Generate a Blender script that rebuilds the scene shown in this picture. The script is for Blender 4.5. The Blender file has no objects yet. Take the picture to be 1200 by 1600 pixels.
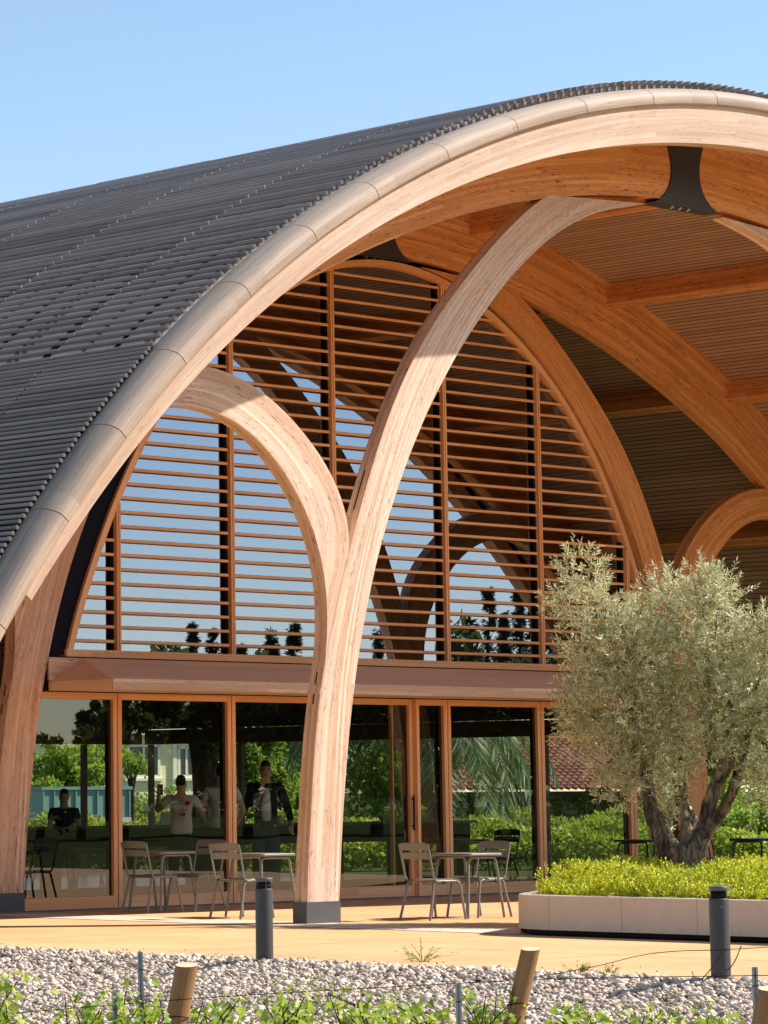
import bpy, bmesh, math, random
import numpy as np
from mathutils import Matrix, Vector
random.seed(7); RNG = np.random.default_rng(11)
SC = bpy.context.scene
COL = SC.collection

# ------------------------------------------------------------------ camera
CAM = np.array([-27.557, -26.897, 1.5])
F, PPX, PPY = 5238.73, 221.67, 524.18
AXc = np.array([5900 - PPX, -(1198 - PPY), -F]); AXc /= np.linalg.norm(AXc)
AYc = np.array([-4700 - PPX, -(1270 - PPY), -F]); AYc /= np.linalg.norm(AYc)
AYc -= AXc * AXc.dot(AYc); AYc /= np.linalg.norm(AYc)
AZc = np.cross(AXc, AYc)
RC = np.stack([AXc, AYc, AZc], 1)          # camera <- world
cd = bpy.data.cameras.new('camera'); cam = bpy.data.objects.new('camera', cd); COL.objects.link(cam)
cd.sensor_fit = 'VERTICAL'; cd.sensor_height = 36; cd.lens = F / 1600 * 36
cd.shift_x = (600 - PPX) / 1600; cd.shift_y = -(800 - PPY) / 1600
cd.clip_start = 0.5; cd.clip_end = 3000
M = Matrix.Identity(4)
for i in range(3):
    for j in range(3): M[i][j] = RC[j][i]
    M[i][3] = CAM[i]
cam.matrix_world = M
SC.camera = cam

# ------------------------------------------------------------------ sky, sun, exposure
SUN = np.array([.622, -.388, .680]); SUN /= np.linalg.norm(SUN)
w = bpy.data.worlds.new('World'); SC.world = w; w.use_nodes = True
nt = w.node_tree; sky = nt.nodes.new('ShaderNodeTexSky'); sky.sky_type = 'NISHITA'; sky.sun_disc = False
sky.sun_elevation = math.asin(SUN[2]); sky.sun_rotation = math.atan2(SUN[0], SUN[1])
sky.air_density = 1.0; sky.dust_density = 0.0; sky.ozone_density = 1.6; sky.altitude = 0
bg = nt.nodes['Background']; bg.inputs[1].default_value = 0.105
nt.links.new(sky.outputs[0], bg.inputs[0])
sl = bpy.data.lights.new('sun', 'SUN'); sun = bpy.data.objects.new('sun', sl); COL.objects.link(sun)
sl.energy = 5.0; sl.angle = math.radians(.5); sl.color = (1, .95, .88)
sun.rotation_euler = Vector(SUN).to_track_quat('Z', 'Y').to_euler()
SC.view_settings.view_transform = 'Standard'; SC.view_settings.look = 'None'
SC.view_settings.exposure = 0.76; SC.view_settings.gamma = 1
SC.cycles.use_denoising = True
try: SC.cycles.denoiser = 'OPENIMAGEDENOISE'
except Exception: pass
SC.cycles.max_bounces = 8; SC.cycles.diffuse_bounces = 4; SC.cycles.glossy_bounces = 4
SC.cycles.transmission_bounces = 4; SC.cycles.transparent_max_bounces = 12
SC.cycles.caustics_reflective = False; SC.cycles.caustics_refractive = False

# ------------------------------------------------------------------ helpers
def pixray(x, y):
    r = RC.T @ np.array([x - PPX, -(y - PPY), -F]); return r / math.hypot(r[0], r[1])
def at(x, y, D):                            # point seen at photo pixel (x,y), D metres away on the ground plan
    return CAM + pixray(x, y) * D
def mir(x, y, D, YG=5.66):                  # where the thing stands whose mirror image shows there in the glass
    p = at(x, y, D); p[1] = 2 * YG - p[1]; return p
def tag(o, label=None, cat=None, group=None, kind=None):
    if label: o['label'] = label
    if cat: o['category'] = cat
    if group: o['group'] = group
    if kind: o['kind'] = kind
    return o
def empty(name, loc, rz=0, label=None, cat=None, group=None):
    o = bpy.data.objects.new(name, None); COL.objects.link(o); o.location = loc; o.rotation_euler = (0, 0, rz)
    o.empty_display_size = .2
    return tag(o, label, cat, group)
def copy_tree(o, loc, rz, label=None, group=None):
    c = o.copy(); COL.objects.link(c); c.location = loc; c.rotation_euler = (0, 0, rz)
    if label: c['label'] = label
    if group: c['group'] = group
    for ch in o.children:
        k = ch.copy(); COL.objects.link(k); k.parent = c
        for g in ch.children:
            q = g.copy(); COL.objects.link(q); q.parent = k
    return c

class MB:
    def __init__(s): s.v = []; s.f = []; s.uv = []; s.m = []; s.sm = []
    def face(s, pts, uv=None, m=0, smooth=False):
        n = len(s.v); s.v += [tuple(p) for p in pts]; s.f.append(tuple(range(n, n + len(pts))))
        s.uv += uv if uv else [(p[0], p[2]) for p in pts]; s.m.append(m); s.sm.append(smooth)
    def grid(s, P, UV, m=0, smooth=True, closed=False, flip=False):   # P[i][j] shared vertices
        a, b = len(P), len(P[0]); n = len(s.v)
        for r in P: s.v += [tuple(p) for p in r]
        for i in range(a - 1):
            for j in range(b if closed else b - 1):
                j2 = (j + 1) % b; ids = [n + i*b + j, n + (i+1)*b + j, n + (i+1)*b + j2, n + i*b + j2]
                u = [UV[i][j], UV[i+1][j], UV[i+1][j + 1 if closed else j2], UV[i][j + 1 if closed else j2]]
                if flip: ids.reverse(); u.reverse()
                s.f.append(tuple(ids)); s.uv += u; s.m.append(m); s.sm.append(smooth)
    def box(s, a, b, m=0, off=(0, 0, 0)):
        a = list(a); b = list(b)
        for k in range(3):
            if a[k] > b[k]: a[k], b[k] = b[k], a[k]
        d = [b[k] - a[k] for k in range(3)]; L = d.index(max(d))
        V = [(a[0] if i & 1 == 0 else b[0], a[1] if i & 2 == 0 else b[1], a[2] if i & 4 == 0 else b[2]) for i in range(8)]
        n = len(s.v); s.v += V; r0 = random.random() * 40; r1 = random.random() * 9
        for idx, ax in (((0, 4, 6, 2), 0), ((1, 3, 7, 5), 0), ((0, 1, 5, 4), 1), ((2, 6, 7, 3), 1), ((0, 2, 3, 1), 2), ((4, 5, 7, 6), 2)):
            o = [k for k in range(3) if k != ax]; u = L if L in o else o[0]; w_ = [k for k in o if k != u][0]
            s.f.append(tuple(n + i for i in idx)); s.uv += [(V[i][u] + r0, V[i][w_] + r1 + ax * .37) for i in idx]; s.m.append(m); s.sm.append(False)
    def tube(s, pts, r, k=8, m=0, cap=True):
        pts = [Vector(p) for p in pts]; n = len(pts); R = r if hasattr(r, '__len__') else [r] * n
        P = []; UV = []; t0 = (pts[1] - pts[0]).normalized(); x = t0.orthogonal().normalized(); L = 0
        for i in range(n):
            t = (pts[min(i+1, n-1)] - pts[max(i-1, 0)]).normalized()
            x = (x - t * x.dot(t)).normalized(); y = t.cross(x)
            if i: L += (pts[i] - pts[i-1]).length
            P.append([pts[i] + (x * math.cos(a) + y * math.sin(a)) * R[i] for a in [2*math.pi*j/k for j in range(k)]])
            UV.append([(L, j / k * R[0] * 6.28) for j in range(k + 1)])
        s.grid(P, UV, m, True, True, True)
        if cap:
            s.face(P[0], [(p[0], p[1]) for p in P[0]], m); s.face(list(reversed(P[-1])), [(p[0], p[1]) for p in P[-1]], m)
    def build(s, name, mats, parent=None, local=None):
        me = bpy.data.meshes.new(name); me.from_pydata(s.v, [], s.f)
        uvl = me.uv_layers.new(name='UVMap'); uvl.data.foreach_set('uv', np.array(s.uv, dtype=np.float32).ravel())
        if not isinstance(mats, (list, tuple)): mats = [mats]
        for m in mats: me.materials.append(m)
        me.polygons.foreach_set('material_index', np.array(s.m, dtype=np.int32)); me.polygons.foreach_set('use_smooth', np.array(s.sm, dtype=bool))
        me.update()
        o = bpy.data.objects.new(name, me); COL.objects.link(o)
        if parent: o.parent = parent
        if parent is not None and local is None:       # geometry given in world coordinates: cancel the parent's placement
            o.matrix_parent_inverse = Matrix.Identity(4); o.matrix_basis = parent_world(parent).inverted()
        return o
def parent_world(p):
    return Matrix.Translation(p.location) @ p.rotation_euler.to_matrix().to_4x4() if p.type == 'EMPTY' or p.parent is None else parent_world(p.parent) @ p.matrix_basis

def npmesh(name, V, F4, mat, parent=None, uv=None, smooth=False, world=True):
    me = bpy.data.meshes.new(name); V = np.asarray(V, np.float32); F4 = np.asarray(F4, np.int32); k = F4.shape[1]
    me.vertices.add(len(V)); me.vertices.foreach_set('co', V.ravel())
    me.loops.add(F4.size); me.loops.foreach_set('vertex_index', F4.ravel())
    me.polygons.add(len(F4)); me.polygons.foreach_set('loop_start', np.arange(0, F4.size, k, dtype=np.int32)); me.polygons.foreach_set('loop_total', np.full(len(F4), k, dtype=np.int32))
    me.polygons.foreach_set('use_smooth', np.full(len(F4), smooth))
    me.update(calc_edges=True); me.materials.append(mat)
    o = bpy.data.objects.new(name, me); COL.objects.link(o)
    if parent: 
        o.parent = parent
        if world: o.matrix_basis = parent_world(parent).inverted()
    return o
def frames(D, roll=None):                    # orthonormal frames around directions D
    D = D / np.linalg.norm(D, axis=1, keepdims=True); n = len(D)
    r = RNG.normal(size=(n, 3)) if roll is None else roll
    X = np.cross(D, r); X /= np.linalg.norm(X, axis=1, keepdims=True) + 1e-9
    return D, X, np.cross(D, X)
def leaf_mesh(name, P, D, L, W, mat, parent=None, fold=.15, roll=None):
    D, X, N = frames(D, roll); L = np.asarray(L).reshape(-1, 1); W = np.asarray(W).reshape(-1, 1)
    a = P; b = P + D*L*.45 + X*W*.5 + N*W*fold; c = P + D*L; d = P + D*L*.45 - X*W*.5 + N*W*fold
    V = np.stack([a, b, c, d], 1).reshape(-1, 3); n = len(P)
    return npmesh(name, V, np.arange(4*n).reshape(n, 4), mat, parent)
def rock_mesh(name, P, S, mat, seed=3):
    t = (1 + 5**.5) / 2
    ico = np.array([(-1,t,0),(1,t,0),(-1,-t,0),(1,-t,0),(0,-1,t),(0,1,t),(0,-1,-t),(0,1,-t),(t,0,-1),(t,0,1),(-t,0,-1),(-t,0,1)], float); ico /= np.linalg.norm(ico[0])
    fc = np.array([(0,11,5),(0,5,1),(0,1,7),(0,7,10),(0,10,11),(1,5,9),(5,11,4),(11,10,2),(10,7,6),(7,1,8),(3,9,4),(3,4,2),(3,2,6),(3,6,8),(3,8,9),(4,9,5),(2,4,11),(6,2,10),(8,6,7),(9,8,1)])
    n = len(P); r = np.random.default_rng(seed); a = r.uniform(0, 6.28, n); ti = r.normal(0, .35, (n, 2))
    V = ico[None] * (1 + r.normal(0, .09, (n, 12, 1))) * S[:, None, :]
    ca, sa = np.cos(a)[:, None], np.sin(a)[:, None]
    x = V[..., 0]*ca - V[..., 1]*sa; y = V[..., 0]*sa + V[..., 1]*ca; z = V[..., 2] + ti[:, :1]*x + ti[:, 1:]*y
    V = np.stack([x, y, z], -1) + P[:, None]
    return npmesh(name, V.reshape(-1, 3), (fc[None] + 12*np.arange(n)[:, None, None]).reshape(-1, 3), mat, smooth=True)

# ------------------------------------------------------------------ materials
class NT:
    def __init__(s, name):
        s.m = bpy.data.materials.new(name); s.m.use_nodes = True; s.t = s.m.node_tree; s.N = s.t.nodes
        s.b = s.N['Principled BSDF']; s.out = s.N['Material Output']
    def n(s, t, **k):
        o = s.N.new('ShaderNode' + t)
        for a, v in k.items(): setattr(o, a, v)
        return o
    def l(s, a, b): s.t.links.new(a, b)
    def val(s, x, sock):
        if hasattr(x, 'is_output') or hasattr(x, 'links'): s.l(x, sock)
        else: sock.default_value = x
    def math(s, op, a, b=0.0, c=None, clamp=False):
        o = s.n('Math', operation=op, use_clamp=clamp); s.val(a, o.inputs[0]); s.val(b, o.inputs[1])
        if c is not None: s.val(c, o.inputs[2])
        return o.outputs[0]
    def noise(s, vec, scale=1, detail=2, rough=.5, dist=0, out=0, dim='3D'):
        o = s.n('TexNoise', noise_dimensions=dim); o.inputs['Scale'].default_value = scale; o.inputs['Detail'].default_value = detail; o.inputs['Roughness'].default_value = rough; o.inputs['Distortion'].default_value = dist
        if vec is not None: s.l(vec, o.inputs['Vector'])
        return o.outputs[out]
    def comb(s, x, y, z=0.0):
        o = s.n('CombineXYZ'); s.val(x, o.inputs[0]); s.val(y, o.inputs[1]); s.val(z, o.inputs[2]); return o.outputs[0]
    def mix(s, f, a, b, mode='MIX'):
        o = s.n('Mix', data_type='RGBA', blend_type=mode); s.val(f, o.inputs[0])
        for x, k in ((a, 6), (b, 7)):
            if isinstance(x, tuple): o.inputs[k].default_value = (*x, 1)
            else: s.l(x, o.inputs[k])
        return o.outputs[2]
    def ramp(s, f, stops, interp='LINEAR'):
        o = s.n('ValToRGB'); s.l(f, o.inputs[0]); e = o.color_ramp.elements; o.color_ramp.interpolation = interp
        while len(e) < len(stops): e.new(.5)
        for q, (p, c) in zip(e, stops): q.position = p; q.color = (*c, 1) if isinstance(c, tuple) else (c, c, c, 1)
        return o.outputs[0]
    def bump(s, h, strength=.3, dist=.01):
        o = s.n('Bump'); o.inputs['Strength'].default_value = strength; o.inputs['Distance'].default_value = dist; s.l(h, o.inputs['Height']); s.l(o.outputs[0], s.b.inputs['Normal'])
    def fin(s, col, rough=.6, spec=.3, metal=0):
        if isinstance(col, tuple): s.b.inputs['Base Color'].default_value = (*col, 1)
        else: s.l(col, s.b.inputs['Base Color'])
        s.val(rough, s.b.inputs['Roughness']); s.b.inputs['Specular IOR Level'].default_value = spec; s.b.inputs['Metallic'].default_value = metal
        return s.m

def timber(name, c1, c2, dark, lam=.042, board=2.4, var=.25, knots=1.0, weather=None, rough=.62, sat_var=.0):
    T = NT(name); uv = T.n('UVMap').outputs[0]; sp = T.n('SeparateXYZ'); T.l(uv, sp.inputs[0]); u, v = sp.outputs[0], sp.outputs[1]
    vl = T.math('DIVIDE', v, lam); row = T.math('FLOOR', vl)
    wn = T.n('TexWhiteNoise', noise_dimensions='1D'); T.l(row, wn.inputs['W'])
    ub = T.math('FLOOR', T.math('ADD', T.math('DIVIDE', u, board), T.math('MULTIPLY', wn.outputs[0], 7)))
    wn2 = T.n('TexWhiteNoise', noise_dimensions='2D'); T.l(T.comb(row, ub), wn2.inputs['Vector']); bv = wn2.outputs[0]
    g = T.noise(T.comb(T.math('MULTIPLY', u, 1.1), T.math('MULTIPLY', v, 60), bv), 1, 5, .6, .6)
    g2 = T.noise(T.comb(T.math('MULTIPLY', u, 3), T.math('MULTIPLY', v, 170)), 1, 3, .6)
    big = T.noise(T.comb(T.math('MULTIPLY', u, .5), T.math('MULTIPLY', v, 4)), 1, 3, .5)
    f = T.math('ADD', T.math('MULTIPLY', g, .75), T.math('MULTIPLY', T.math('SUBTRACT', bv, .5), var * 1.6))
    f = T.math('ADD', f, T.math('MULTIPLY', T.math('SUBTRACT', big, .5), .5), clamp=True)
    col = T.ramp(f, [(.18, c2), (.45, tuple((a + b) / 2 for a, b in zip(c1, c2))), (.64, c1)])
    streak = T.ramp(g2, [(.28, 1.0), (.42, 0.0)])
    col = T.mix(T.math('MULTIPLY', streak, .5), col, dark)
    # checks and knots: short dark dashes along the laminations
    kn = T.noise(T.comb(T.math('MULTIPLY', u, 5.5), T.math('MULTIPLY', v, 36)), 1, 3, .65, 1.2)
    km = T.noise(T.comb(T.math('MULTIPLY', u, .9), T.math('MULTIPLY', v, 3.5), 4.0), 1, 2, .5)
    k = T.math('MULTIPLY', T.ramp(kn, [(.575, 0.0), (.63, 1.0)]), T.ramp(km, [(.38, 0.0), (.52, 1.0)]))
    col = T.mix(T.math('MULTIPLY', k, .75 * knots), col, dark)
    edge = T.math('ABSOLUTE', T.math('SUBTRACT', T.math('FRACT', vl), .5)); ln = T.ramp(edge, [(.455, 0.0), (.49, 1.0)])
    col = T.mix(T.math('MULTIPLY', ln, .28), col, dark)
    if weather:
        wv = T.math('ADD', T.math('MULTIPLY', v, 1 / weather[1]), T.math('MULTIPLY', T.math('SUBTRACT', big, .5), .9))
        col = T.mix(T.math('MULTIPLY', T.ramp(wv, [(.3, 1.0), (1.0, 0.0)]), .8), col, T.mix(T.ramp(g, [(.3, 0.0), (.65, 1.0)]), tuple(x * .55 for x in weather[0]), weather[0]))
    T.bump(T.math('ADD', g2, T.math('MULTIPLY', g, 1.5)), .22, .004)
    return T.fin(col, rough, .25)

m_pale = timber('weathered_larch', (.86, .655, .50), (.60, .365, .235), (.24, .11, .07), board=4.2, var=.26)
m_warm = timber('sheltered_larch', (.92, .45, .18), (.68, .27, .09), (.20, .06, .02), var=.28)
m_left = timber('facade_larch', (.82, .52, .36), (.62, .33, .20), (.17, .07, .035), var=.3)
m_rim = timber('rim_larch', (.74, .53, .39), (.50, .32, .21), (.28, .16, .10), lam=.05, board=3.2, var=.2, knots=.5)
m_cap = timber('weathered_cap_wood', (.62, .45, .33), (.33, .23, .16), (.15, .10, .07), lam=5, board=1.0, var=.1, knots=.3, weather=((.41, .34, .275), .60))
m_frame = timber('window_frame_larch', (.95, .53, .27), (.80, .37, .16), (.34, .13, .04), lam=.09, board=4, var=.2, knots=.15)
m_canopy = timber('canopy_cladding', (.97, .68, .45), (.86, .56, .36), (.55, .31, .19), lam=.32, board=2.2, var=.2, knots=.1)

def ceiling_mat(name, c1, c2, pitch):
    T = NT(name); uv = T.n('UVMap').outputs[0]; sp = T.n('SeparateXYZ'); T.l(uv, sp.inputs[0]); u, v = sp.outputs[0], sp.outputs[1]
    vl = T.math('DIVIDE', v, pitch); row = T.math('FLOOR', vl)
    wn = T.n('TexWhiteNoise', noise_dimensions='2D'); T.l(T.comb(row, T.math('FLOOR', T.math('DIVIDE', u, 3.1))), wn.inputs['Vector'])
    g = T.noise(T.comb(T.math('MULTIPLY', u, 1.5), T.math('MULTIPLY', v, 70)), 1, 4, .6)
    f = T.math('ADD', T.math('MULTIPLY', g, .7), T.math('MULTIPLY', wn.outputs[0], .3))
    col = T.ramp(f, [(.25, c2), (.75, c1)])
    gap = T.ramp(T.math('ABSOLUTE', T.math('SUBTRACT', T.math('FRACT', vl), .5)), [(.41, 0.0), (.45, 1.0)])
    col = T.mix(gap, col, (.02, .012, .008)); T.bump(T.math('SUBTRACT', 1.0, gap), .6, .02)
    return T.fin(col, .65, .2)
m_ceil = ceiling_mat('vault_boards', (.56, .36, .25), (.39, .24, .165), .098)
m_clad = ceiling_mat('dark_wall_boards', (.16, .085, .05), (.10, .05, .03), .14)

def plain(name, col, rough=.5, spec=.4, metal=0, var=.12, scale=6, bump=0):
    T = NT(name); tc = T.n('TexCoord').outputs['Object']; g = T.noise(tc, scale, 4, .6)
    c = T.mix(g, tuple(x * (1 - var) for x in col), tuple(min(1, x * (1 + var)) for x in col))
    if bump: T.bump(g, bump, .01)
    return T.fin(c, T.math('ADD', T.math('MULTIPLY', g, .2), rough - .1), spec, metal)
m_steel = plain('graphite_steel', (.045, .045, .052), .5)
m_plinth = plain('plinth_steel', (.085, .078, .078), .55, var=.2, scale=3)
m_black = plain('matt_black', (.008, .008, .014), .7, .1)
m_gap = plain('dark_seal', (.012, .01, .01), .8, .1)
m_chair = plain('grey_brown_powder_coat', (.19, .175, .15), .42, .5, var=.05)
m_darkchair = plain('dark_powder_coat', (.03, .03, .03), .45)
m_bollard = plain('bollard_grey', (.048, .044, .042), .5, .4, var=.1, scale=9)
m_bolcap = plain('bollard_cap_grey', (.085, .085, .082), .4, .5)
m_concrete = plain('grey_threshold', (.19, .17, .165), .8, var=.2)
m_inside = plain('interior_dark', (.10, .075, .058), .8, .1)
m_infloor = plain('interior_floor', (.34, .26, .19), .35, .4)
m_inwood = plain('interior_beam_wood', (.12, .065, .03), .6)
m_galv = plain('galvanised_steel', (.33, .36, .37), .45, .5, .6, var=.25, scale=20)
m_white = plain('paper_white', (.55, .53, .48), .8)

def slat_mat():
    T = NT('grey_roof_slat'); uv = T.n('UVMap').outputs[0]; sp = T.n('SeparateXYZ'); T.l(uv, sp.inputs[0]); geo = T.n('NewGeometry')
    g = T.noise(T.comb(T.math('MULTIPLY', sp.outputs[0], 2), T.math('MULTIPLY', sp.outputs[1], 60)), 1, 4, .6)
    r = T.math('ADD', T.math('MULTIPLY', g, .6), T.math('MULTIPLY', geo.outputs['Random Per Island'], .4))
    return T.fin(T.ramp(r, [(.2, (.13, .112, .105)), (.8, (.31, .268, .245))]), .5, .22)
m_slat = slat_mat()
m_slatend = plain('slat_end_grain', (.15, .135, .12), .8, .1, var=.3, scale=60)
m_skin = timber('weathered_roof_planks', (.95, .75, .57), (.74, .57, .43), (.14, .11, .09), lam=.145, board=1.3, var=.35, knots=.1)

def glass_mat(name, fac, tint, trans):
    T = NT(name); T.N.remove(T.b); gl = T.n('BsdfGlossy'); gl.inputs['Roughness'].default_value = .0; gl.inputs['Color'].default_value = (*tint, 1)
    tr = T.n('BsdfTransparent'); tr.inputs['Color'].default_value = (*trans, 1); mx = T.n('MixShader'); mx.inputs[0].default_value = fac
    lw = T.n('LayerWeight'); lw.inputs[0].default_value = .35
    T.l(T.math('ADD', T.math('MULTIPLY', lw.outputs['Fresnel'], .45), fac, clamp=True), mx.inputs[0])
    tc = T.n('TexCoord').outputs['Object']; h = T.noise(tc, .9, 1, .4)
    b = T.n('Bump'); b.inputs['Strength'].default_value = .035; b.inputs['Distance'].default_value = .02; T.l(h, b.inputs['Height']); T.l(b.outputs[0], gl.inputs['Normal'])
    T.l(tr.outputs[0], mx.inputs[1]); T.l(gl.outputs[0], mx.inputs[2]); T.l(mx.outputs[0], T.out.inputs[0])
    return T.m
m_glass = glass_mat('window_glass', .085, (.97, 1, 1), (.74, .75, .68))
m_glassup = glass_mat('gable_glass', .32, (.72, .79, 1), (.6, .6, .6))

def leaf_mat(name, stops, trans=.35, rough=.5, backlight=None):
    T = NT(name); geo = T.n('NewGeometry'); tc = T.n('TexCoord').outputs['Object']; g = T.noise(tc, 1.6, 3, .6)
    f = T.math('ADD', T.math('MULTIPLY', geo.outputs['Random Per Island'], .65), T.math('MULTIPLY', g, .5)); f = T.math('SUBTRACT', f, .08, clamp=True)
    col = T.ramp(f, stops); T.fin(col, rough, .35)
    tl = T.n('BsdfTranslucent'); T.l(T.mix(.6, col, backlight or (.35, .45, .05)), tl.inputs[0]); mx = T.n('MixShader'); mx.inputs[0].default_value = trans
    T.l(T.b.outputs[0], mx.inputs[1]); T.l(tl.outputs[0], mx.inputs[2]); T.l(mx.outputs[0], T.out.inputs[0]); return T.m
m_olive = leaf_mat('olive_leaves', [(.1, (.17, .17, .07)), (.35, (.46, .44, .23)), (.65, (.78, .75, .50)), (.95, (.94, .92, .74))], .35, .4, (.5, .5, .2))
m_shrub = leaf_mat('yellow_green_shrub_leaves', [(.1, (.05, .08, .006)), (.3, (.24, .30, .012)), (.6, (.60, .62, .03)), (1, (.88, .82, .10))], .35, .5, (.6, .58, .02))
m_vine = leaf_mat('grapevine_leaves', [(.1, (.10, .18, .02)), (.45, (.28, .40, .05)), (.75, (.54, .55, .07)), (1, (.55, .38, .08))], .4, .5, (.45, .6, .06))
m_tree = leaf_mat('green_tree_leaves', [(.1, (.05, .10, .015)), (.5, (.14, .25, .03)), (.9, (.32, .42, .08))], .45)
m_treelit = leaf_mat('light_green_leaves', [(.1, (.10, .18, .02)), (.5, (.27, .40, .05)), (.9, (.48, .55, .12))], .5)
m_conif = leaf_mat('dark_conifer_needles', [(.1, (.02, .035, .022)), (.6, (.05, .075, .045)), (1, (.10, .13, .07))], .1)
m_canop = leaf_mat('brown_green_leaves', [(.1, (.03, .035, .012)), (.6, (.09, .09, .03)), (1, (.22, .2, .08))], .25)
m_palm = leaf_mat('palm_leaflets', [(.1, (.05, .10, .035)), (.6, (.15, .24, .10)), (1, (.40, .48, .28))], .2)
m_grass = leaf_mat('dry_grass', [(.1, (.10, .16, .03)), (.6, (.22, .28, .06)), (1, (.42, .40, .14))], .3)

def bark(name, c1, c2, c3, sc=7):
    T = NT(name); tc = T.n('TexCoord').outputs['Object']; mp = T.n('Mapping'); mp.inputs['Scale'].default_value = (1, 1, .35); T.l(tc, mp.inputs[0])
    g = T.noise(mp.outputs[0], sc * 2.5, 6, .7, 1.0); g2 = T.noise(tc, sc * .35, 3, .6)
    col = T.mix(T.ramp(g2, [(.42, 0.0), (.58, 1.0)]), T.ramp(g, [(.35, c3), (.6, c1)]), T.ramp(g, [(.4, c3), (.65, c2)]))
    T.bump(g, 1.0, .05); return T.fin(col, .85, .15)
m_bark = bark('olive_bark', (.56, .40, .26), (.24, .18, .13), (.035, .028, .022))
m_bark2 = bark('brown_bark', (.14, .09, .055), (.09, .06, .04), (.03, .02, .015), 4)
m_post = timber('vineyard_post_wood', (.46, .24, .095), (.25, .12, .045), (.13, .05, .02), lam=9, board=9, var=.1, knots=1.2)
m_postend = plain('post_end_grain', (.62, .46, .28), .8, var=.25, scale=30)

def ground_mat(name, c1, c2, c3, fine=90, rough=.9, bump=.25, patches=.35):
    T = NT(name); tc = T.n('TexCoord').outputs['Object']; a = T.noise(tc, fine, 3, .7); b = T.noise(tc, .5, 5, .6); d = T.noise(tc, 9, 4, .6)
    col = T.mix(T.ramp(a, [(.35, 0.0), (.62, 1.0)]), c2, c1); col = T.mix(T.math('MULTIPLY', T.ramp(b, [(.4, 0.0), (.7, 1.0)]), patches), col, c3)
    sp = T.ramp(T.noise(tc, fine * 1.7, 1, .5), [(.70, 0.0), (.74, 1.0)]); col = T.mix(T.math('MULTIPLY', sp, .5), col, tuple(x * .35 for x in c3))
    T.bump(T.math('ADD', a, T.math('MULTIPLY', d, .5)), bump, .006); return T.fin(col, rough, 0.0 if 'lawn' in name else .15)
m_plaza = ground_mat('sand_resin_paving', (.73, .455, .225), (.57, .335, .155), (.46, .27, .13), patches=.7)
m_band = ground_mat('pale_concrete_band', (.66, .55, .42), (.58, .47, .34), (.52, .42, .32), 60)
m_backgrass = leaf_mat('vine_hedge_leaves', [(.1, (.12, .20, .02)), (.5, (.34, .42, .04)), (1, (.62, .62, .10))], .4)
m_soil = ground_mat('vineyard_soil', (.28, .22, .16), (.18, .13, .09), (.20, .17, .08), 30)
m_field = ground_mat('dry_lawn', (.06, .075, .025), (.04, .05, .018), (.09, .08, .04), 12)
m_stone = plain('planter_stone', (.54, .44, .36), .8, .2, var=.13, scale=9, bump=.1)
def pebble_mat():
    T = NT('river_pebbles'); geo = T.n('NewGeometry'); tc = T.n('TexCoord').outputs['Object']
    col = T.ramp(geo.outputs['Random Per Island'], [(0, (.30, .26, .235)), (.15, (.50, .43, .385)), (.3, (.66, .58, .53)), (.45, (.42, .38, .36)), (.6, (.70, .65, .60)), (.75, (.55, .42, .35)), (.88, (.78, .74, .69)), (1, (.34, .31, .30))])
    col = T.mix(1.0, col, (.97, .87, .75), 'MULTIPLY')
    return T.fin(col, .75, .25)
m_peb = pebble_mat()

# ================================================================== THE PAVILION
AX = 7.28                                   # axis of the vault; x below is measured from it
LBAY = 5.5
def W(x, y, z): return (AX + x, y, z)
def roof(x): return 10.271 - .03293*x*x + 5.1e-7*x**4 - 2.246e-7*x**6
def ceil(x): return min(10.07 - .0322*x*x, roof(x) - .07)
def rimlo(x): return 9.550 - .02876*x*x - 3.386e-5*x**4 - 1.346e-7*x**6
def capi(x): return 9.981 - .02823*x*x - 6.04e-5*x**4 - 2.738e-8*x**6
def curve(f, x0, x1, n=160): return [(x0 + (x1-x0)*i/n, f(x0 + (x1-x0)*i/n)) for i in range(n+1)]
def offset(c, d):                            # d > 0 moves outward (left of travel is outward for x rising)
    out = []
    for i, (x, z) in enumerate(c):
        a = c[max(i-1, 0)]; b = c[min(i+1, len(c)-1)]; tx, tz = b[0]-a[0], b[1]-a[1]; L = math.hypot(tx, tz)
        out.append((x - tz/L*d, z + tx/L*d))
    return out
def arclen(c):
    s = [0]
    for a, b in zip(c, c[1:]): s.append(s[-1] + math.hypot(b[0]-a[0], b[1]-a[1]))
    return s
def fitc(pts, deg, n):                       # smooth curve through measured points
    p = np.array(pts, float); t = np.r_[0, np.cumsum(np.hypot(*np.diff(p, axis=0).T))]; t /= t[-1]
    cx = np.polyfit(t, p[:, 0], deg); cz = np.polyfit(t, p[:, 1], deg); q = np.linspace(0, 1, n)
    return list(zip(np.polyval(cx, q), np.polyval(cz, q)))
def mirror(c): return [(-x, z) for x, z in c]
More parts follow.
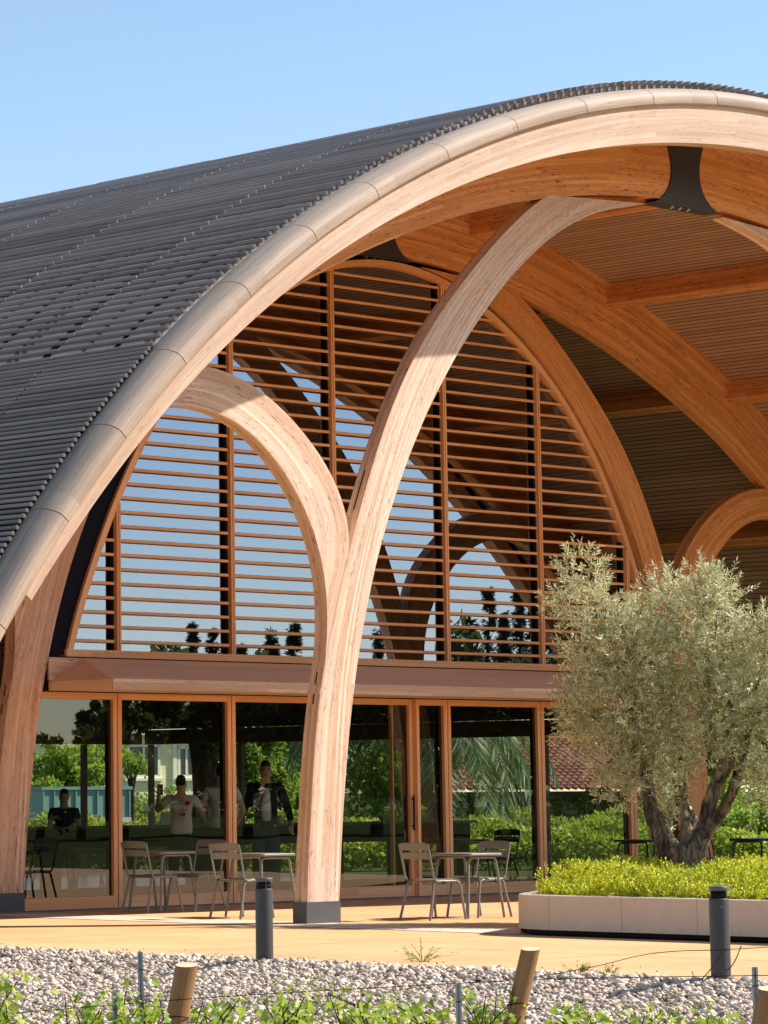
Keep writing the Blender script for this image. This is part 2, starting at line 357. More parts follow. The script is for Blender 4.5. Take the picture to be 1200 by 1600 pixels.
def ribbon(mb, out, inn, y0, y1, m=0):      # curved glulam: out/inn are matching polylines in the x-z plane
    so = arclen([((a[0]+b[0])/2, (a[1]+b[1])/2) for a, b in zip(out, inn)]); n = len(out)
    wd = [math.hypot(a[0]-b[0], a[1]-b[1]) for a, b in zip(out, inn)]; r = random.random() * 30
    def strip(A, Y, B, Y2, va, vb, flip):
        P = [[W(a[0], Y, a[1]), W(b[0], Y2, b[1])] for a, b in zip(A, B)]
        UV = [[(r + so[i], va(i)), (r + so[i], vb(i))] for i in range(n)]
        mb.grid(P, UV, m, False, False, flip)
    right = (out[-1][0]-out[0][0]) * (out[n//2][1] - inn[n//2][1]) - (out[-1][1]-out[0][1]) * (out[n//2][0] - inn[n//2][0]) > 0
    strip(out, y0, inn, y0, lambda i: 0, lambda i: wd[i], right); strip(out, y1, inn, y1, lambda i: 5, lambda i: 5 + wd[i], not right)
    t = y1 - y0
    strip(out, y0, out, y1, lambda i: 9.013, lambda i: 9.013 + t, not right); strip(inn, y0, inn, y1, lambda i: 13.02, lambda i: 13.02 + t, right)
    for i in (0, n-1):
        q = [W(out[i][0], y0, out[i][1]), W(inn[i][0], y0, inn[i][1]), W(inn[i][0], y1, inn[i][1]), W(out[i][0], y1, out[i][1])]
        mb.face(q, [(17, 0), (17, wd[i]), (17 + t, wd[i]), (17 + t, 0)], m)

B_in = [(-6.765, 0), (-6.753, .221), (-6.693, 1.02), (-6.605, 1.75), (-6.466, 2.63), (-6.334, 3.22), (-6.217, 3.6), (-6.095, 3.98), (-5.90, 4.51), (-5.60, 5.15), (-5.31, 5.67), (-4.80, 6.39), (-4.40, 6.92), (-3.93, 7.41), (-3.254, 7.99), (-2.877, 8.27), (-2.242, 8.62), (-1.47, 8.87), (-.81, 9.01)]
B_out = [(-7.29, 0), (-7.275, .235), (-7.22, 1.03), (-7.142, 1.75), (-7.02, 2.62), (-6.90, 3.1), (-6.76, 3.5), (-6.63, 3.9), (-6.47, 4.39), (-6.254, 4.87), (-6.01, 5.46), (-5.70, 6.04), (-5.40, 6.53), (-5.112, 6.88), (-4.863, 7.18), (-4.494, 7.56), (-4.24, 7.80), (-3.985, 8.02), (-3.79, 8.18), (-3.48, 8.44), (-3.17, 8.66), (-2.75, 8.90)]
C_out = [(-6.98, 2.6), (-6.85, 3.2), (-6.70, 3.6), (-6.55, 4.0), (-6.49, 4.35), (-6.53, 4.6), (-6.70, 5.0), (-7.02, 5.39), (-7.38, 5.70), (-7.743, 5.93), (-8.10, 6.09), (-8.51, 6.20), (-8.81, 6.236), (-9.4, 6.20), (-10.1, 5.98)]
C_in = [(-7.03, 2.6), (-6.905, 3.15), (-6.89, 3.58), (-6.94, 4.02), (-7.07, 4.42), (-7.345, 4.85), (-7.65, 5.20), (-8.01, 5.47), (-8.364, 5.65), (-8.815, 5.745), (-9.31, 5.74), (-9.9, 5.58), (-10.5, 5.25)]
cBi, cBo, cCo, cCi = fitc(B_in, 9, 60), fitc(B_out, 9, 60), fitc(C_out, 8, 44), fitc(C_in, 8, 44)

pav = empty('vaulted_pavilion', (AX, 2, 0), 0, 'large vaulted pavilion of curved larch arches with louvred glazed gable and grey slatted roof', 'building')

for Y, mb_, mA in ((0, m_pale, m_warm), (LBAY, m_warm, m_warm)):
    # main arch
    co = curve(ceil, -12.6, 12.6, 150); ci = offset(co, -.95)
    b = MB(); ribbon(b, co, ci, Y, Y + .2); tag(b.build('main_arch', mA, pav))
    
    for sgn in (1, -1):
        fx = (lambda c: c) if sgn == 1 else (mirror if Y == 0 else (lambda c: [(-x + .11, z) for x, z in c]))
        mm = m_left if (Y > 0 and sgn == 1) else mb_
        bo = fitc([p for p in B_out if p[1] > .1], 9, 60); bi = fitc([p for p in B_in if p[1] > .1], 9, 60)
        b = MB(); ribbon(b, fx(bo), fx(bi), Y - .006, Y + .194); bc = b.build('branching_column', mm, pav)
        for za, zb in ((2.45, 2.86), (4.75, 5.25)):
            seg = [p for p in fitc([p for p in B_out if p[1] > .1], 9, 300) if za < p[1] < zb]; b = MB(); ribbon(b, fx(offset(seg, .0015)), fx(offset(seg, -.01)), Y + .085, Y + .105); b.build('slot', m_gap, bc)
        b = MB(); ribbon(b, fx(cCo), fx(fitc(C_in, 8, 44)), Y - .003, Y + .197); b.build('side_arch', mm, pav)
        b = MB(); x0, x1 = sorted((sgn*-7.30, sgn*-6.745)); sh_ = .11 if (Y > 0 and sgn == -1) else 0; x0 += sh_; x1 += sh_; b.box(W(x0, Y - .015, 0), W(x1, Y + .205, .245)); b.build('column_plinth', m_plinth, pav)
    # steel plate at the crown, waisted
    pl = [(-.42, 9.99), (-.325, 9.75), (-.29, 9.56), (-.32, 9.345), (-.44, 9.18), (-.68, 9.05), (-.62, 9.035), (-.2, 9.115), (.2, 9.115), (.62, 9.035), (.66, 9.06), (.46, 9.18), (.34, 9.345), (.30, 9.5), (.31, 9.7), (.40, 9.99)]
    L = pl[:6]; R_ = [(-x, z) for x, z in L]; low = [(-.66, 9.05), (-.45, 9.09), (-.2, 9.11), (0, 9.12), (.2, 9.11), (.45, 9.09), (.66, 9.05)]
    b = MB(); k = 12; Lf = fitc(L, 4, k)
    P = [[W(x + (-2*x)*j/8, Y - .03, z) for j in range(9)] for x, z in Lf]; P2 = [[(q[0], Y + .23, q[2]) for q in r] for r in P]
    uvs = [[(0, 0)] * 9] * k; b.grid(P, uvs, 0, False, False, True); b.grid(P2, uvs, 0, False, False, False)
    for q in range(k-1):
        for e in (0, 8): b.face([P[q][e], P[q+1][e], P2[q+1][e], P2[q][e]])
    b.face([P[-1][0], P[-1][8], P2[-1][8], P2[-1][0]]); b.build('crown_plate', m_steel, pav)
    for xx in (-.22, -.05, .12): 
        b = MB(); b.tube([W(xx, Y + .02, 9.06), W(xx, Y + .07, 9.03)], .022, 8); b.build('plate_fitting', m_galv, pav)

# purlins under the boards
for y0, y1 in ((.2, LBAY), (LBAY + .2, 17.8)):
    for xc in (-11, -8.25, -5.3, -2.1, 2.1, 5.3, 8.25, 11):
        s = 1 if xc > 0 else -1; slope = (ceil(xc + .01) - ceil(xc - .01)) / .02; L = math.hypot(1, slope); tx, tz = 1/L, slope/L; nx, nz = tz, -tx
        b = MB(); z = ceil(xc) - .002
        pts = [(xc - tx*.09, z - tz*.09), (xc + tx*.09, z + tz*.09)]; pts += [(pts[1][0] + nx*.35, pts[1][1] + nz*.35), (pts[0][0] + nx*.35, pts[0][1] + nz*.35)]
        for i in range(4):
            p, q = pts[i], pts[(i+1) % 4]; ww = math.hypot(p[0]-q[0], p[1]-q[1])
            b.face([W(p[0], y0, p[1]), W(p[0], y1, p[1]), W(q[0], y1, q[1]), W(q[0], y0, q[1])], [(y0, i*3), (y1, i*3), (y1, i*3 + ww), (y0, i*3 + ww)])
        b.face([W(p[0], y0, p[1]) for p in pts]); b.face([W(p[0], y1, p[1]) for p in reversed(pts)])
        b.build('purlin', m_warm, pav)

# vault boards and roof skin
YB = 34
co = curve(ceil, -12.95, 12.95, 150); s = arclen(co); b = MB()
ys = [-1.3, 8, 20, YB]
b.grid([[W(x, y, z) for y in ys] for x, z in co], [[(y, s[i]) for y in ys] for i in range(len(co))], 0, True, False, True)
b.build('vault_boarding', m_ceil, pav)
cr = curve(roof, -14.4, 13.05, 170); s = arclen(cr); b = MB(); ys = [-1.2, 8, 20, YB]
b.grid([[W(x, y, z) for y in ys] for x, z in cr], [[(y, s[i]) for y in ys] for i in range(len(cr))], 0, True)
for e in (-14.4,): b.face([W(e, -1.2, roof(e)), W(e, YB, roof(e)), W(e, YB, roof(e) - .14), W(e, -1.2, roof(e) - .14)])
b.build('roof_planks', m_skin, pav)
b = MB(); cg = offset(cr, .006); y = -.55; kk = 0
while y < 24:
    wd_ = .13 if kk % 2 else .09
    b.grid([[W(x, y, z), W(x, y + wd_, z)] for x, z in cg], [[(0, 0), (0, 0)] for _ in cg], 0, True); y += 1.13; kk += 1
b.build('roof_plank_gaps', m_black, pav)

for a_, b__ in ((-14.39, -10.70), (10.70, 13.04)):  # black sheet painting the shade between the closely set slats
    cg = offset(curve(roof, a_, b__, 40), .008); b = MB(); b.grid([[W(x, -1.19, z), W(x, YB, z)] for x, z in cg], [[(0, 0)]*2 for _ in cg], 0, True); b.build('slat_gap_shade', m_black, pav)
# slats
SL = arclen(cr); xs = [p[0] for p in cr]
def at_s(s_): i = min(max(np.searchsorted(SL, s_), 1), len(SL)-1); t = (s_ - SL[i-1]) / (SL[i] - SL[i-1]); return xs[i-1] + t * (xs[i] - xs[i-1])
s_l = np.interp(-10.72, xs, SL); s_r = np.interp(10.72, xs, SL); pos = []
q = s_l
while q > .05: pos.append((q, 0)); q -= .0775
q = s_r
while q < SL[-1] - .05: pos.append((q, 0)); q += .0775
q = s_l + .15
while q < s_r - .05: pos.append((q, 1)); q += .1495
bd, bo_, bk = MB(), MB(), MB()
for s_, open_ in pos:
    x = at_s(s_); sl_ = (roof(x + .01) - roof(x - .01)) / .02; L = math.hypot(1, sl_); nx, nz = -sl_/L, 1/L
    h = .058 + .062*max(0, 1 - (x/8.5)**2); cx, cz = x + nx*h, roof(x) + nz*h; y = -1.24 + random.uniform(-.012, .012); k = 0; mbq = bo_ if open_ else bd; r = .0245 if open_ else .0235
    while y < YB - 1 and y < 26:
        y2 = y + (1.62 if k == 0 else 2.26); jx, jz = random.gauss(0, .0015), random.gauss(0, .0015)
        U = random.random() * 30
        ring = [(cx + jx + r*math.cos(a), cz + jz + r*math.sin(a)) for a in [2*math.pi*j/8 for j in range(8)]]
        P = [[W(a, y, c_) for a, c_ in ring], [W(a, y2 - .018, c_) for a, c_ in ring]]
        mbq.grid(P, [[(U, j*.02) for j in range(9)], [(U + y2 - y, j*.02) for j in range(9)]], 0, True, True, False)
        mbq.face(P[0], None, 1 if k == 0 else 0); mbq.face(list(reversed(P[1])), None, 0)
        y = y2; k += 1
    if open_:
        yb = -1.13; kq = 0
        while yb < 22:
            wq = .022; b0 = roof(x)
            p = [(x - wq*nz, b0 + wq*nx), (x + wq*nz, b0 - wq*nx)]; hh = h - .015
            t0, t1 = (p[0][0] + nx*hh, p[0][1] + nz*hh), (p[1][0] + nx*hh, p[1][1] + nz*hh)
            for Y0, Y1 in ((yb, yb + .035), (yb + .12, yb + .155)) if kq % 2 == 0 else ((yb, yb + .035),):
                A = [W(p[0][0], Y0, p[0][1]), W(p[1][0], Y0, p[1][1]), W(t1[0], Y0, t1[1]), W(t0[0], Y0, t0[1])]; B_ = [(a[0], Y1, a[2]) for a in A]
                bk.face(A); bk.face([A[0], A[3], B_[3], B_[0]]); bk.face([A[1], B_[1], B_[2], A[2]])
            yb += 1.13; kq += 1
bd.build('closely_set_roof_slats', [m_slat, m_slatend], pav); bo_.build('open_set_roof_slats', [m_slat, m_slatend], pav); bk.build('slat_brackets', m_slat, pav)

# rim: flat glulam below, rounded cap segments above
rl = curve(rimlo, -12.75, 12.75, 150); rt = []
for i, (x, z) in enumerate(rl):
    a_, c_ = rl[max(i-1, 0)], rl[min(i+1, len(rl)-1)]; tx, tz = c_[0]-a_[0], c_[1]-a_[1]; L = math.hypot(tx, tz); d_ = (roof(x) - z)*abs(tx)/L - .16; rt.append((x - tz/L*d_, z + tx/L*d_))
b = MB(); ribbon(b, rt, rl, -1.55, -1.30); b.build('rim_beam', m_rim, pav)
bI = MB(); inner = offset(curve(roof, -14.3, 13.0, 160), -.02)
bI.grid([[W(x, -1.19, z), W(x, -1.42, z - .01), W(x - 0, -1.5, z - .14)] for x, z in inner], [[(0, 0)]*3 for _ in inner], 0, True, False, True); bI.build('cap_underlay', m_black, pav)
cc = curve(roof, -14.3, 14.3, 600); cs = arclen(cc); cn = offset(cc, 1.0)
def cap_point(s_, n_, y_):
    i = min(max(np.searchsorted(cs, s_), 1), len(cs)-1); t = (s_ - cs[i-1]) / (cs[i] - cs[i-1])
    x = cc[i-1][0] + t*(cc[i][0]-cc[i-1][0]); z = cc[i-1][1] + t*(cc[i][1]-cc[i-1][1])
    ox = cn[i][0] - cc[i][0]; oz = cn[i][1] - cc[i][1]; return W(x + ox*n_, y_, z + oz*n_)
prof = [(.0, -1.17, 0), (.012, -1.21, .04), (.012, -1.30, .13)] + [(-.135 + .147*math.sin(a), -1.32 - .27*math.cos(a), .15 + .42*(1 - a/(math.pi/2))) for a in np.linspace(math.pi/2*.93, 0, 9)] + [(-.20, -1.592, .62), (-.228, -1.58, .66), (-.228, -1.50, .74)]
jx = [-12.45, -11.64, -10.76, -9.77, -8.72, -7.70, -6.49, -5.25, -3.95, -2.65, -1.36, -.08]; jx = [-14.28, -13.3] + jx + [1.2, 2.49, 3.79, 5.1, 6.35, 7.6, 8.6, 9.65, 10.66, 11.55, 12.35, 13.05]
for a, c_ in zip(jx, jx[1:]):
    s0 = np.interp(a, [p[0] for p in cc], cs) + .006; s1 = np.interp(c_, [p[0] for p in cc], cs) - .006; n = 12; U = random.random()*50; b = MB()
    V0 = random.random() * 0
    P = [[cap_point(s0 + (s1-s0)*i/n, n_, y_) for n_, y_, v in prof] for i in range(n+1)]
    b.grid(P, [[(U + (s1-s0)*i/n, v + V0) for n_, y_, v in prof] for i in range(n+1)], 0, True, False, True)
    for i in (0, n): b.face(P[i] + [cap_point(s0 if i == 0 else s1, -.25, -1.2)], None, 0)
    b.build('rim_cap_segment', m_cap, pav)

# ------------------------------------------------------------------ glazed gable above the canopy
GY = LBAY
fr = [(-6.10, 3.22), (-6.01, 3.26), (-5.81, 3.86), (-5.526, 4.534), (-5.17, 5.306), (-4.763, 5.96), (-4.15, 6.82), (-3.4, 7.60), (-2.5, 8.25), (-1.75, 8.60), (-1.149, 8.79), (-.62, 8.95), (-.02, 9.035), (.652, 9.03), (1.337, 8.90), (2.38, 8.50), (3.02, 8.15), (3.59, 7.74), (4.166, 7.21), (4.67, 6.61), (5.10, 6.0), (5.456, 5.29), (5.74, 4.70), (5.98, 4.05), (6.15, 3.22)]
fr = fitc(fr[1:], 10, 90); z_sill = 3.29
fr = [(x, z) for x, z in fr if z > z_sill - .05]
fi = offset(fr, -.095)
b = MB(); ribbon(b, fr, fi, GY + .0, GY + .16); b.box(W(fi[0][0] - .09, GY + .001, z_sill - .06), W(fi[-1][0] + .09, GY + .16, z_sill + .035))
gw = b.build('gable_window', m_frame, pav)
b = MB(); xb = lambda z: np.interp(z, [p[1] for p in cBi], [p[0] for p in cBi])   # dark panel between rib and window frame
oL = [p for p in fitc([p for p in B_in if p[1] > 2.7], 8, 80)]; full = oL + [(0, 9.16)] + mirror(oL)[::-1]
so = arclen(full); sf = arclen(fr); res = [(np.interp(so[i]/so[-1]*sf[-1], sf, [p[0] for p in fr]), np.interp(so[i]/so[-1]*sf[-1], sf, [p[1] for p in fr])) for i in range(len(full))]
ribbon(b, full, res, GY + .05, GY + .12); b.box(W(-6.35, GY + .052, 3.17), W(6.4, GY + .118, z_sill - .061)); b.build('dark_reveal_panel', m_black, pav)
# crown infill behind the plate, up to the main arch
b = MB(); ou = [(x, ceil(x) - .9) for x in np.linspace(-3.2, 3.2, 30)]; iu = [(x, 8.55 - .03*x*x) for x in np.linspace(-3.2, 3.2, 30)]
ribbon(b, ou, iu, GY + .13, GY + .17); b.build('crown_infill', m_black, pav)
mull = [-5.083, -2.983, -.974, 1.352, 3.445, 5.465]
fx_, fz_ = [p[0] for p in fi], [p[1] for p in fi]; topi = int(np.argmax(fz_))
def ftop(x): return float(np.interp(x, fx_, fz_))
def fleft(z): return float(np.interp(z, fz_[:topi+1], fx_[:topi+1]))
def fright(z): return float(np.interp(z, fz_[topi:][::-1], fx_[topi:][::-1]))
for x in mull:
    b = MB(); zt = ftop(x) + .03
    b.box(W(x - .036, GY + .002, z_sill + .03), W(x - .006, GY + .118, zt)); b.box(W(x + .006, GY + .002, z_sill + .03), W(x + .036, GY + .118, zt)); b.box(W(x - .02, GY + .03, z_sill + .03), W(x + .02, GY + .118, zt)); b.build('mullion', m_frame, gw)
edges = [-9] + mull + [9]
for i in range(7):
    a, c_ = edges[i], edges[i+1]; b = MB(); k = 0; z = z_sill + .155
    while z < 9.02:
        x0 = max(a + .06, fleft(z) - .03) if z < max(fz_) else 9; x1 = min(c_ - .06, fright(z) + .03) if z < max(fz_) else 9
        if x1 - x0 > .12:
            sec = [(-.0, .014), (-.010, .020), (-.058, .010), (-.058, -.012), (-.008, -.021), (0, -.014)]
            P = [[W(xx, GY + .03 - dy, z + dz) for dy, dz in sec] for xx in (x0, x1)]; U = random.random()*30
            b.grid(P, [[(U + xx, j*.04) for j in range(7)] for xx in (x0, x1)], 0, False, True); b.face(P[0]); b.face(list(reversed(P[1])))
        z += .1895
    if b.f: b.build('louvre_panel', m_frame, gw)
    # pane
    b = MB(); lo, hi = max(a + .0, fi[0][0]), min(c_ - .0, fi[-1][0]); n = 14
    for j in range(n):
        xa, xb_ = lo + (hi-lo)*j/n, lo + (hi-lo)*(j+1)/n
        b.face([W(xa, GY + .115, z_sill), W(xb_, GY + .115, z_sill), W(xb_, GY + .115, max(ftop(xb_), z_sill)), W(xa, GY + .115, max(ftop(xa), z_sill))])
    b.build('glass_pane', m_glassup, gw)
    b = MB(); lo2, hi2 = lo + .06, hi - .06
    for xx in (lo2, hi2): b.box(W(xx - .024, GY + .07, z_sill), W(xx + .024, GY + .113, max(ftop(xx), z_sill) + .01))
    b.build('glazing_bar', m_gap, gw)

# ------------------------------------------------------------------ canopy over the doors
b = MB(); xl, xr, yf, z0, z1, zr = -6.32, 6.0, 4.3, 2.785, 2.90, 3.215; ax_ = -5.74
def q3(*p, uv=None): b.face([W(*k) for k in p], uv or [(k[0], k[2] * 1.7 + k[1]) for k in p])
q3((xl, yf, z0), (xr, yf, z0), (xr, yf, z1), (xl, yf, z1)); q3((xl, GY, z0), (xl, yf, z0), (xl, yf, z1), (xl, GY, z1), uv=[(5.5, z0), (4.3, z0), (4.3, z1), (5.5, z1)])
q3((xl, yf, z1), (xr, yf, z1), (-ax_, GY, zr), (ax_, GY, zr)); q3((xl, GY, z1), (xl, yf, z1), (ax_, GY, zr), uv=[(5.5, z1), (4.3, z1), (5.5, zr)])
q3((xr, yf, z0), (xr, GY, z0), (xr, GY, z1), (xr, yf, z1)); q3((xr, yf, z1), (xr, GY, z1), (-ax_, GY, zr))
q3((xl, GY, z0), (xr, GY, z0), (xr, yf, z0), (xl, yf, z0))
cano = b.build('entrance_canopy', m_canopy, pav)
b = MB(); b.box(W(xl + .001, yf - .022, z0 - .012), W(xr, yf - .002, z1 + .008)); b.build('canopy_fascia', m_rim, cano)
b = MB(); b.box(W(xl - .02, GY - .03, z0 + .13), W(-5.6, GY - .002, zr - .002)); b.build('canopy_flashing_board', m_left, cano)
b = MB(); b.box(W(-6.5, GY + .02, 2.83), W(6.5, GY + .049, 3.168)); b.build('lintel_board', m_gap, pav)

# ------------------------------------------------------------------ doors and windows below
DY = GY + .08
low = [-6.78, -5.054, -2.968, -.912, .70, 1.371, 3.431, 5.553, 6.75]
zt = 2.775
for i in range(len(low) - 1):
    a, c_ = low[i], low[i+1]; b = MB(); st = .075; door = i == 3; top = .085; bot = .165
    yy = DY + (.06 if door else 0)
    b.box(W(a + .008, yy, .012), W(a + st, yy + .08, zt)); b.box(W(c_ - st, yy, .012), W(c_ - .008, yy + .08, zt))
    b.box(W(a + st, yy + .003, zt - top), W(c_ - st, yy + .078, zt)); b.box(W(a + st, yy + .003, .012), W(c_ - st, yy + .078, bot))
    fo = b.build('sliding_door' if door else 'window', m_frame, pav)
    if door: tag(fo, 'wide glazed sliding door with a dark upright handle')
    b = MB(); b.face([W(a + st, yy + .05, bot), W(c_ - st, yy + .05, bot), W(c_ - st, yy + .05, zt - top), W(a + st, yy + .05, zt - top)]); b.build('glass_pane', m_glass, fo)
    b = MB(); b.box(W(a + .0, DY - .012, .01), W(a + .02, DY + .07, zt)) ; b.build('cover_strip', m_frame, fo)
    b = MB(); b.box(W(c_ - st - .035, yy + .055, bot), W(c_ - st, yy + .13, zt - top)); b.build('shadow_gasket', m_gap, fo)
    if door:
        b = MB(); b.box(W(c_ - st - .30, yy + .06, bot), W(c_ - st - .27, yy + .12, zt - top)); b.build('inner_stile', m_frame, fo)
        b = MB(); b.tube([W(c_ - .045, yy - .035, .93), W(c_ - .045, yy - .035, 1.42)], .013); b.box(W(c_ - .055, yy - .03, 1.36), W(c_ - .035, yy, 1.38)); b.box(W(c_ - .055, yy - .03, .98), W(c_ - .035, yy, 1.0)); b.build('handle', m_gap, fo)
b = MB(); b.box(W(-6.75, GY - .0, zt + .012), W(6.75, GY + .115, 2.83)); b.build('head_rail', m_gap, pav)

# ------------------------------------------------------------------ the room behind the glass
b = MB(); prof_ = [(x, z) for x, z in fitc([p for p in B_out if p[1] > 2.9] + [(-2.0, 9.02), (-1, 9.12), (0, 9.14)], 8, 40)]; prof_ = prof_ + mirror(prof_)[::-1][1:]
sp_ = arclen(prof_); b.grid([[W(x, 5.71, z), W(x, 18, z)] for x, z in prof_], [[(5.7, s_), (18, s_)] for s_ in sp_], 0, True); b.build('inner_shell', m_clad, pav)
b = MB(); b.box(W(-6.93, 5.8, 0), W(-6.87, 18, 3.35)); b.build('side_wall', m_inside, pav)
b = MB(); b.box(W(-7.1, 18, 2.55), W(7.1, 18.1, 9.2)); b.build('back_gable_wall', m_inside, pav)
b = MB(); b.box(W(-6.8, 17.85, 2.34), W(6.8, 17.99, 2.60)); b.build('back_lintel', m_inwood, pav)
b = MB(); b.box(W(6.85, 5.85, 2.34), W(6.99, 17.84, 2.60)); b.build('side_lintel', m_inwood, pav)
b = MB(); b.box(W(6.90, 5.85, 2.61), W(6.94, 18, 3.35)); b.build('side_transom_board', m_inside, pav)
for q in range(6):
    b = MB(); b.box(W(6.88, 6.1 + q*2.32, 0), W(6.96, 6.19 + q*2.32, 2.335)); b.build('back_mullion', m_inwood, pav)
    b = MB(); b.box(W(-6.2 + q*2.32, 17.88, 0), W(-6.11 + q*2.32, 17.97, 2.335)); b.build('back_mullion', m_inwood, pav)
b = MB(); b.box((AX - 6.85, 5.62, -.02), (AX + 6.85, 17.98, .012)); tag(b.build('interior_floor', m_infloor), kind='structure')

# ================================================================== GROUND
EDGE0 = -6.13
def gz(x, y):                               # terrain height
    e = edge_x(y); d = e - x
    if d < -.02: return -.035
    t = min(1, max(0, (d) / 5.2)); h = -.03 - .72 * (t*t*(3-2*t) * .55 + t*.45); return h
def edge_x(y): return EDGE0 + .02*math.sin(y*.3)
xs_ = sorted(set(list(np.linspace(-900, -60, 8)) + list(np.linspace(-60, -12, 30)) + list(np.linspace(-12, -6, 60)) + list(np.linspace(-6, 60, 12)) + list(np.linspace(60, 900, 8))))
ys_ = sorted(set(list(np.linspace(-900, -40, 8)) + list(np.linspace(-40, 20, 90)) + list(np.linspace(20, 900, 10))))
b = MB(); b.grid([[(x, y, gz(x, y)) for y in ys_] for x in xs_], [[(x, y) for y in ys_] for x in xs_], 0, True, False, False)
tag(b.build('ground', m_soil), kind='structure')
b = MB(); ey = list(np.linspace(-22, 40, 125)); P = [[(edge_x(y), y, -.05), (edge_x(y), y, 0), (edge_x(y) + .3, y, 0), (17, y, 0)] for y in ey]
b.grid(P, [[(0, 0)]*4 for _ in P], 0, False, False, True); b.face([(edge_x(-22), -22, -.05), (17, -22, -.05), (17, -22, 0), (edge_x(-22), -22, 0)])
tag(b.build('paved_terrace', m_plaza), kind='structure')
b = MB(); b.grid([[(edge_x(y) - .012, y, -.05), (edge_x(y) - .012, y, .006), (edge_x(y) + .004, y, .006)] for y in ey], [[(0, 0)]*3 for _ in ey], 0, False, False, True); tag(b.build('paving_edge', m_plinth), kind='structure')
b = MB()
def sheet(x0, y0, x1, y1, z): b.face([(x0, y0, z), (x1, y0, z), (x1, y1, z), (x0, y1, z)])
sheet(-.62, -22, .42, 5.2, .004); sheet(-6.2, -.30, -.62, -.26, .004); sheet(.42, .22, 16, .27, .004); tag(b.build('pale_paving_band', m_band), kind='structure')
b = MB(); b.box((-1.2, 5.2, 0), (15.8, 5.62, .010)); tag(b.build('threshold_strip', m_concrete), kind='structure')
b = MB(); sheet(17.02, -150, 300, 260, -.028); tag(b.build('lawn', m_field), kind='structure')
b = MB()
for yy in (-3.6, -7.2, -10.8, 2.9): b.face([(EDGE0 + .05, yy, .0045), (-.62, yy, .0045), (-.62, yy + .012, .0045), (EDGE0 + .05, yy + .012, .0045)])
for xx in (-3.4, -.635, .42): b.face([(xx, -20, .0048), (xx + .012, -20, .0048), (xx + .012, 5.19, .0048), (xx, 5.19, .0048)])
tag(b.build('paving_joints', m_plinth), kind='structure')
n = 420; sx = EDGE0 + np.abs(RNG.normal(0, .35, n)); sy = RNG.uniform(-14, 2, n); sz = RNG.uniform(.006, .014, n)
tag(rock_mesh('stray_pebbles', np.stack([sx, sy, sz*.4], 1), np.stack([sz*1.2, sz, sz*.6], 1), m_peb, 8), 'few small pebbles strayed onto the sandy paving edge', 'pebbles', kind='stuff')
# pebbles
N = 205000; PX = RNG.uniform(-13.2, -6.1, N); PYv = RNG.uniform(-19, 2.5, N)
pr_ = (RC @ (np.stack([PX, PYv, np.full(N, -.3)], 1) - CAM).T); px_ = PPX - pr_[0]/pr_[2]*F
ok = (px_ > -90) & (px_ < 1290); PX, PYv = PX[ok], PYv[ok]
PZ = np.array([gz(a, c_) for a, c_ in zip(PX, PYv)]); ex = np.array([edge_x(c_) for c_ in PYv]); ok = PX < ex - .02; PX, PYv, PZ, ex = PX[ok], PYv[ok], PZ[ok], ex[ok]
hump = .045 * np.exp(-((ex - PX - .35) / .35)**2); n = len(PX)
sz = np.exp(RNG.normal(math.log(.020), .33, n)); S = np.stack([sz * RNG.uniform(1, 1.45, n), sz * RNG.uniform(.7, 1, n), sz * RNG.uniform(.45, .75, n)], 1)
keep = RNG.random(n) < .82
P = np.stack([PX, PYv, PZ + hump + RNG.uniform(-.006, .03, n)], 1)[keep]; S = S[keep]
tag(rock_mesh('pebble_bed', P, S, m_peb), 'pale rounded river pebbles banked between paving and vineyard', 'pebbles', kind='stuff')
print('pebbles', len(P))

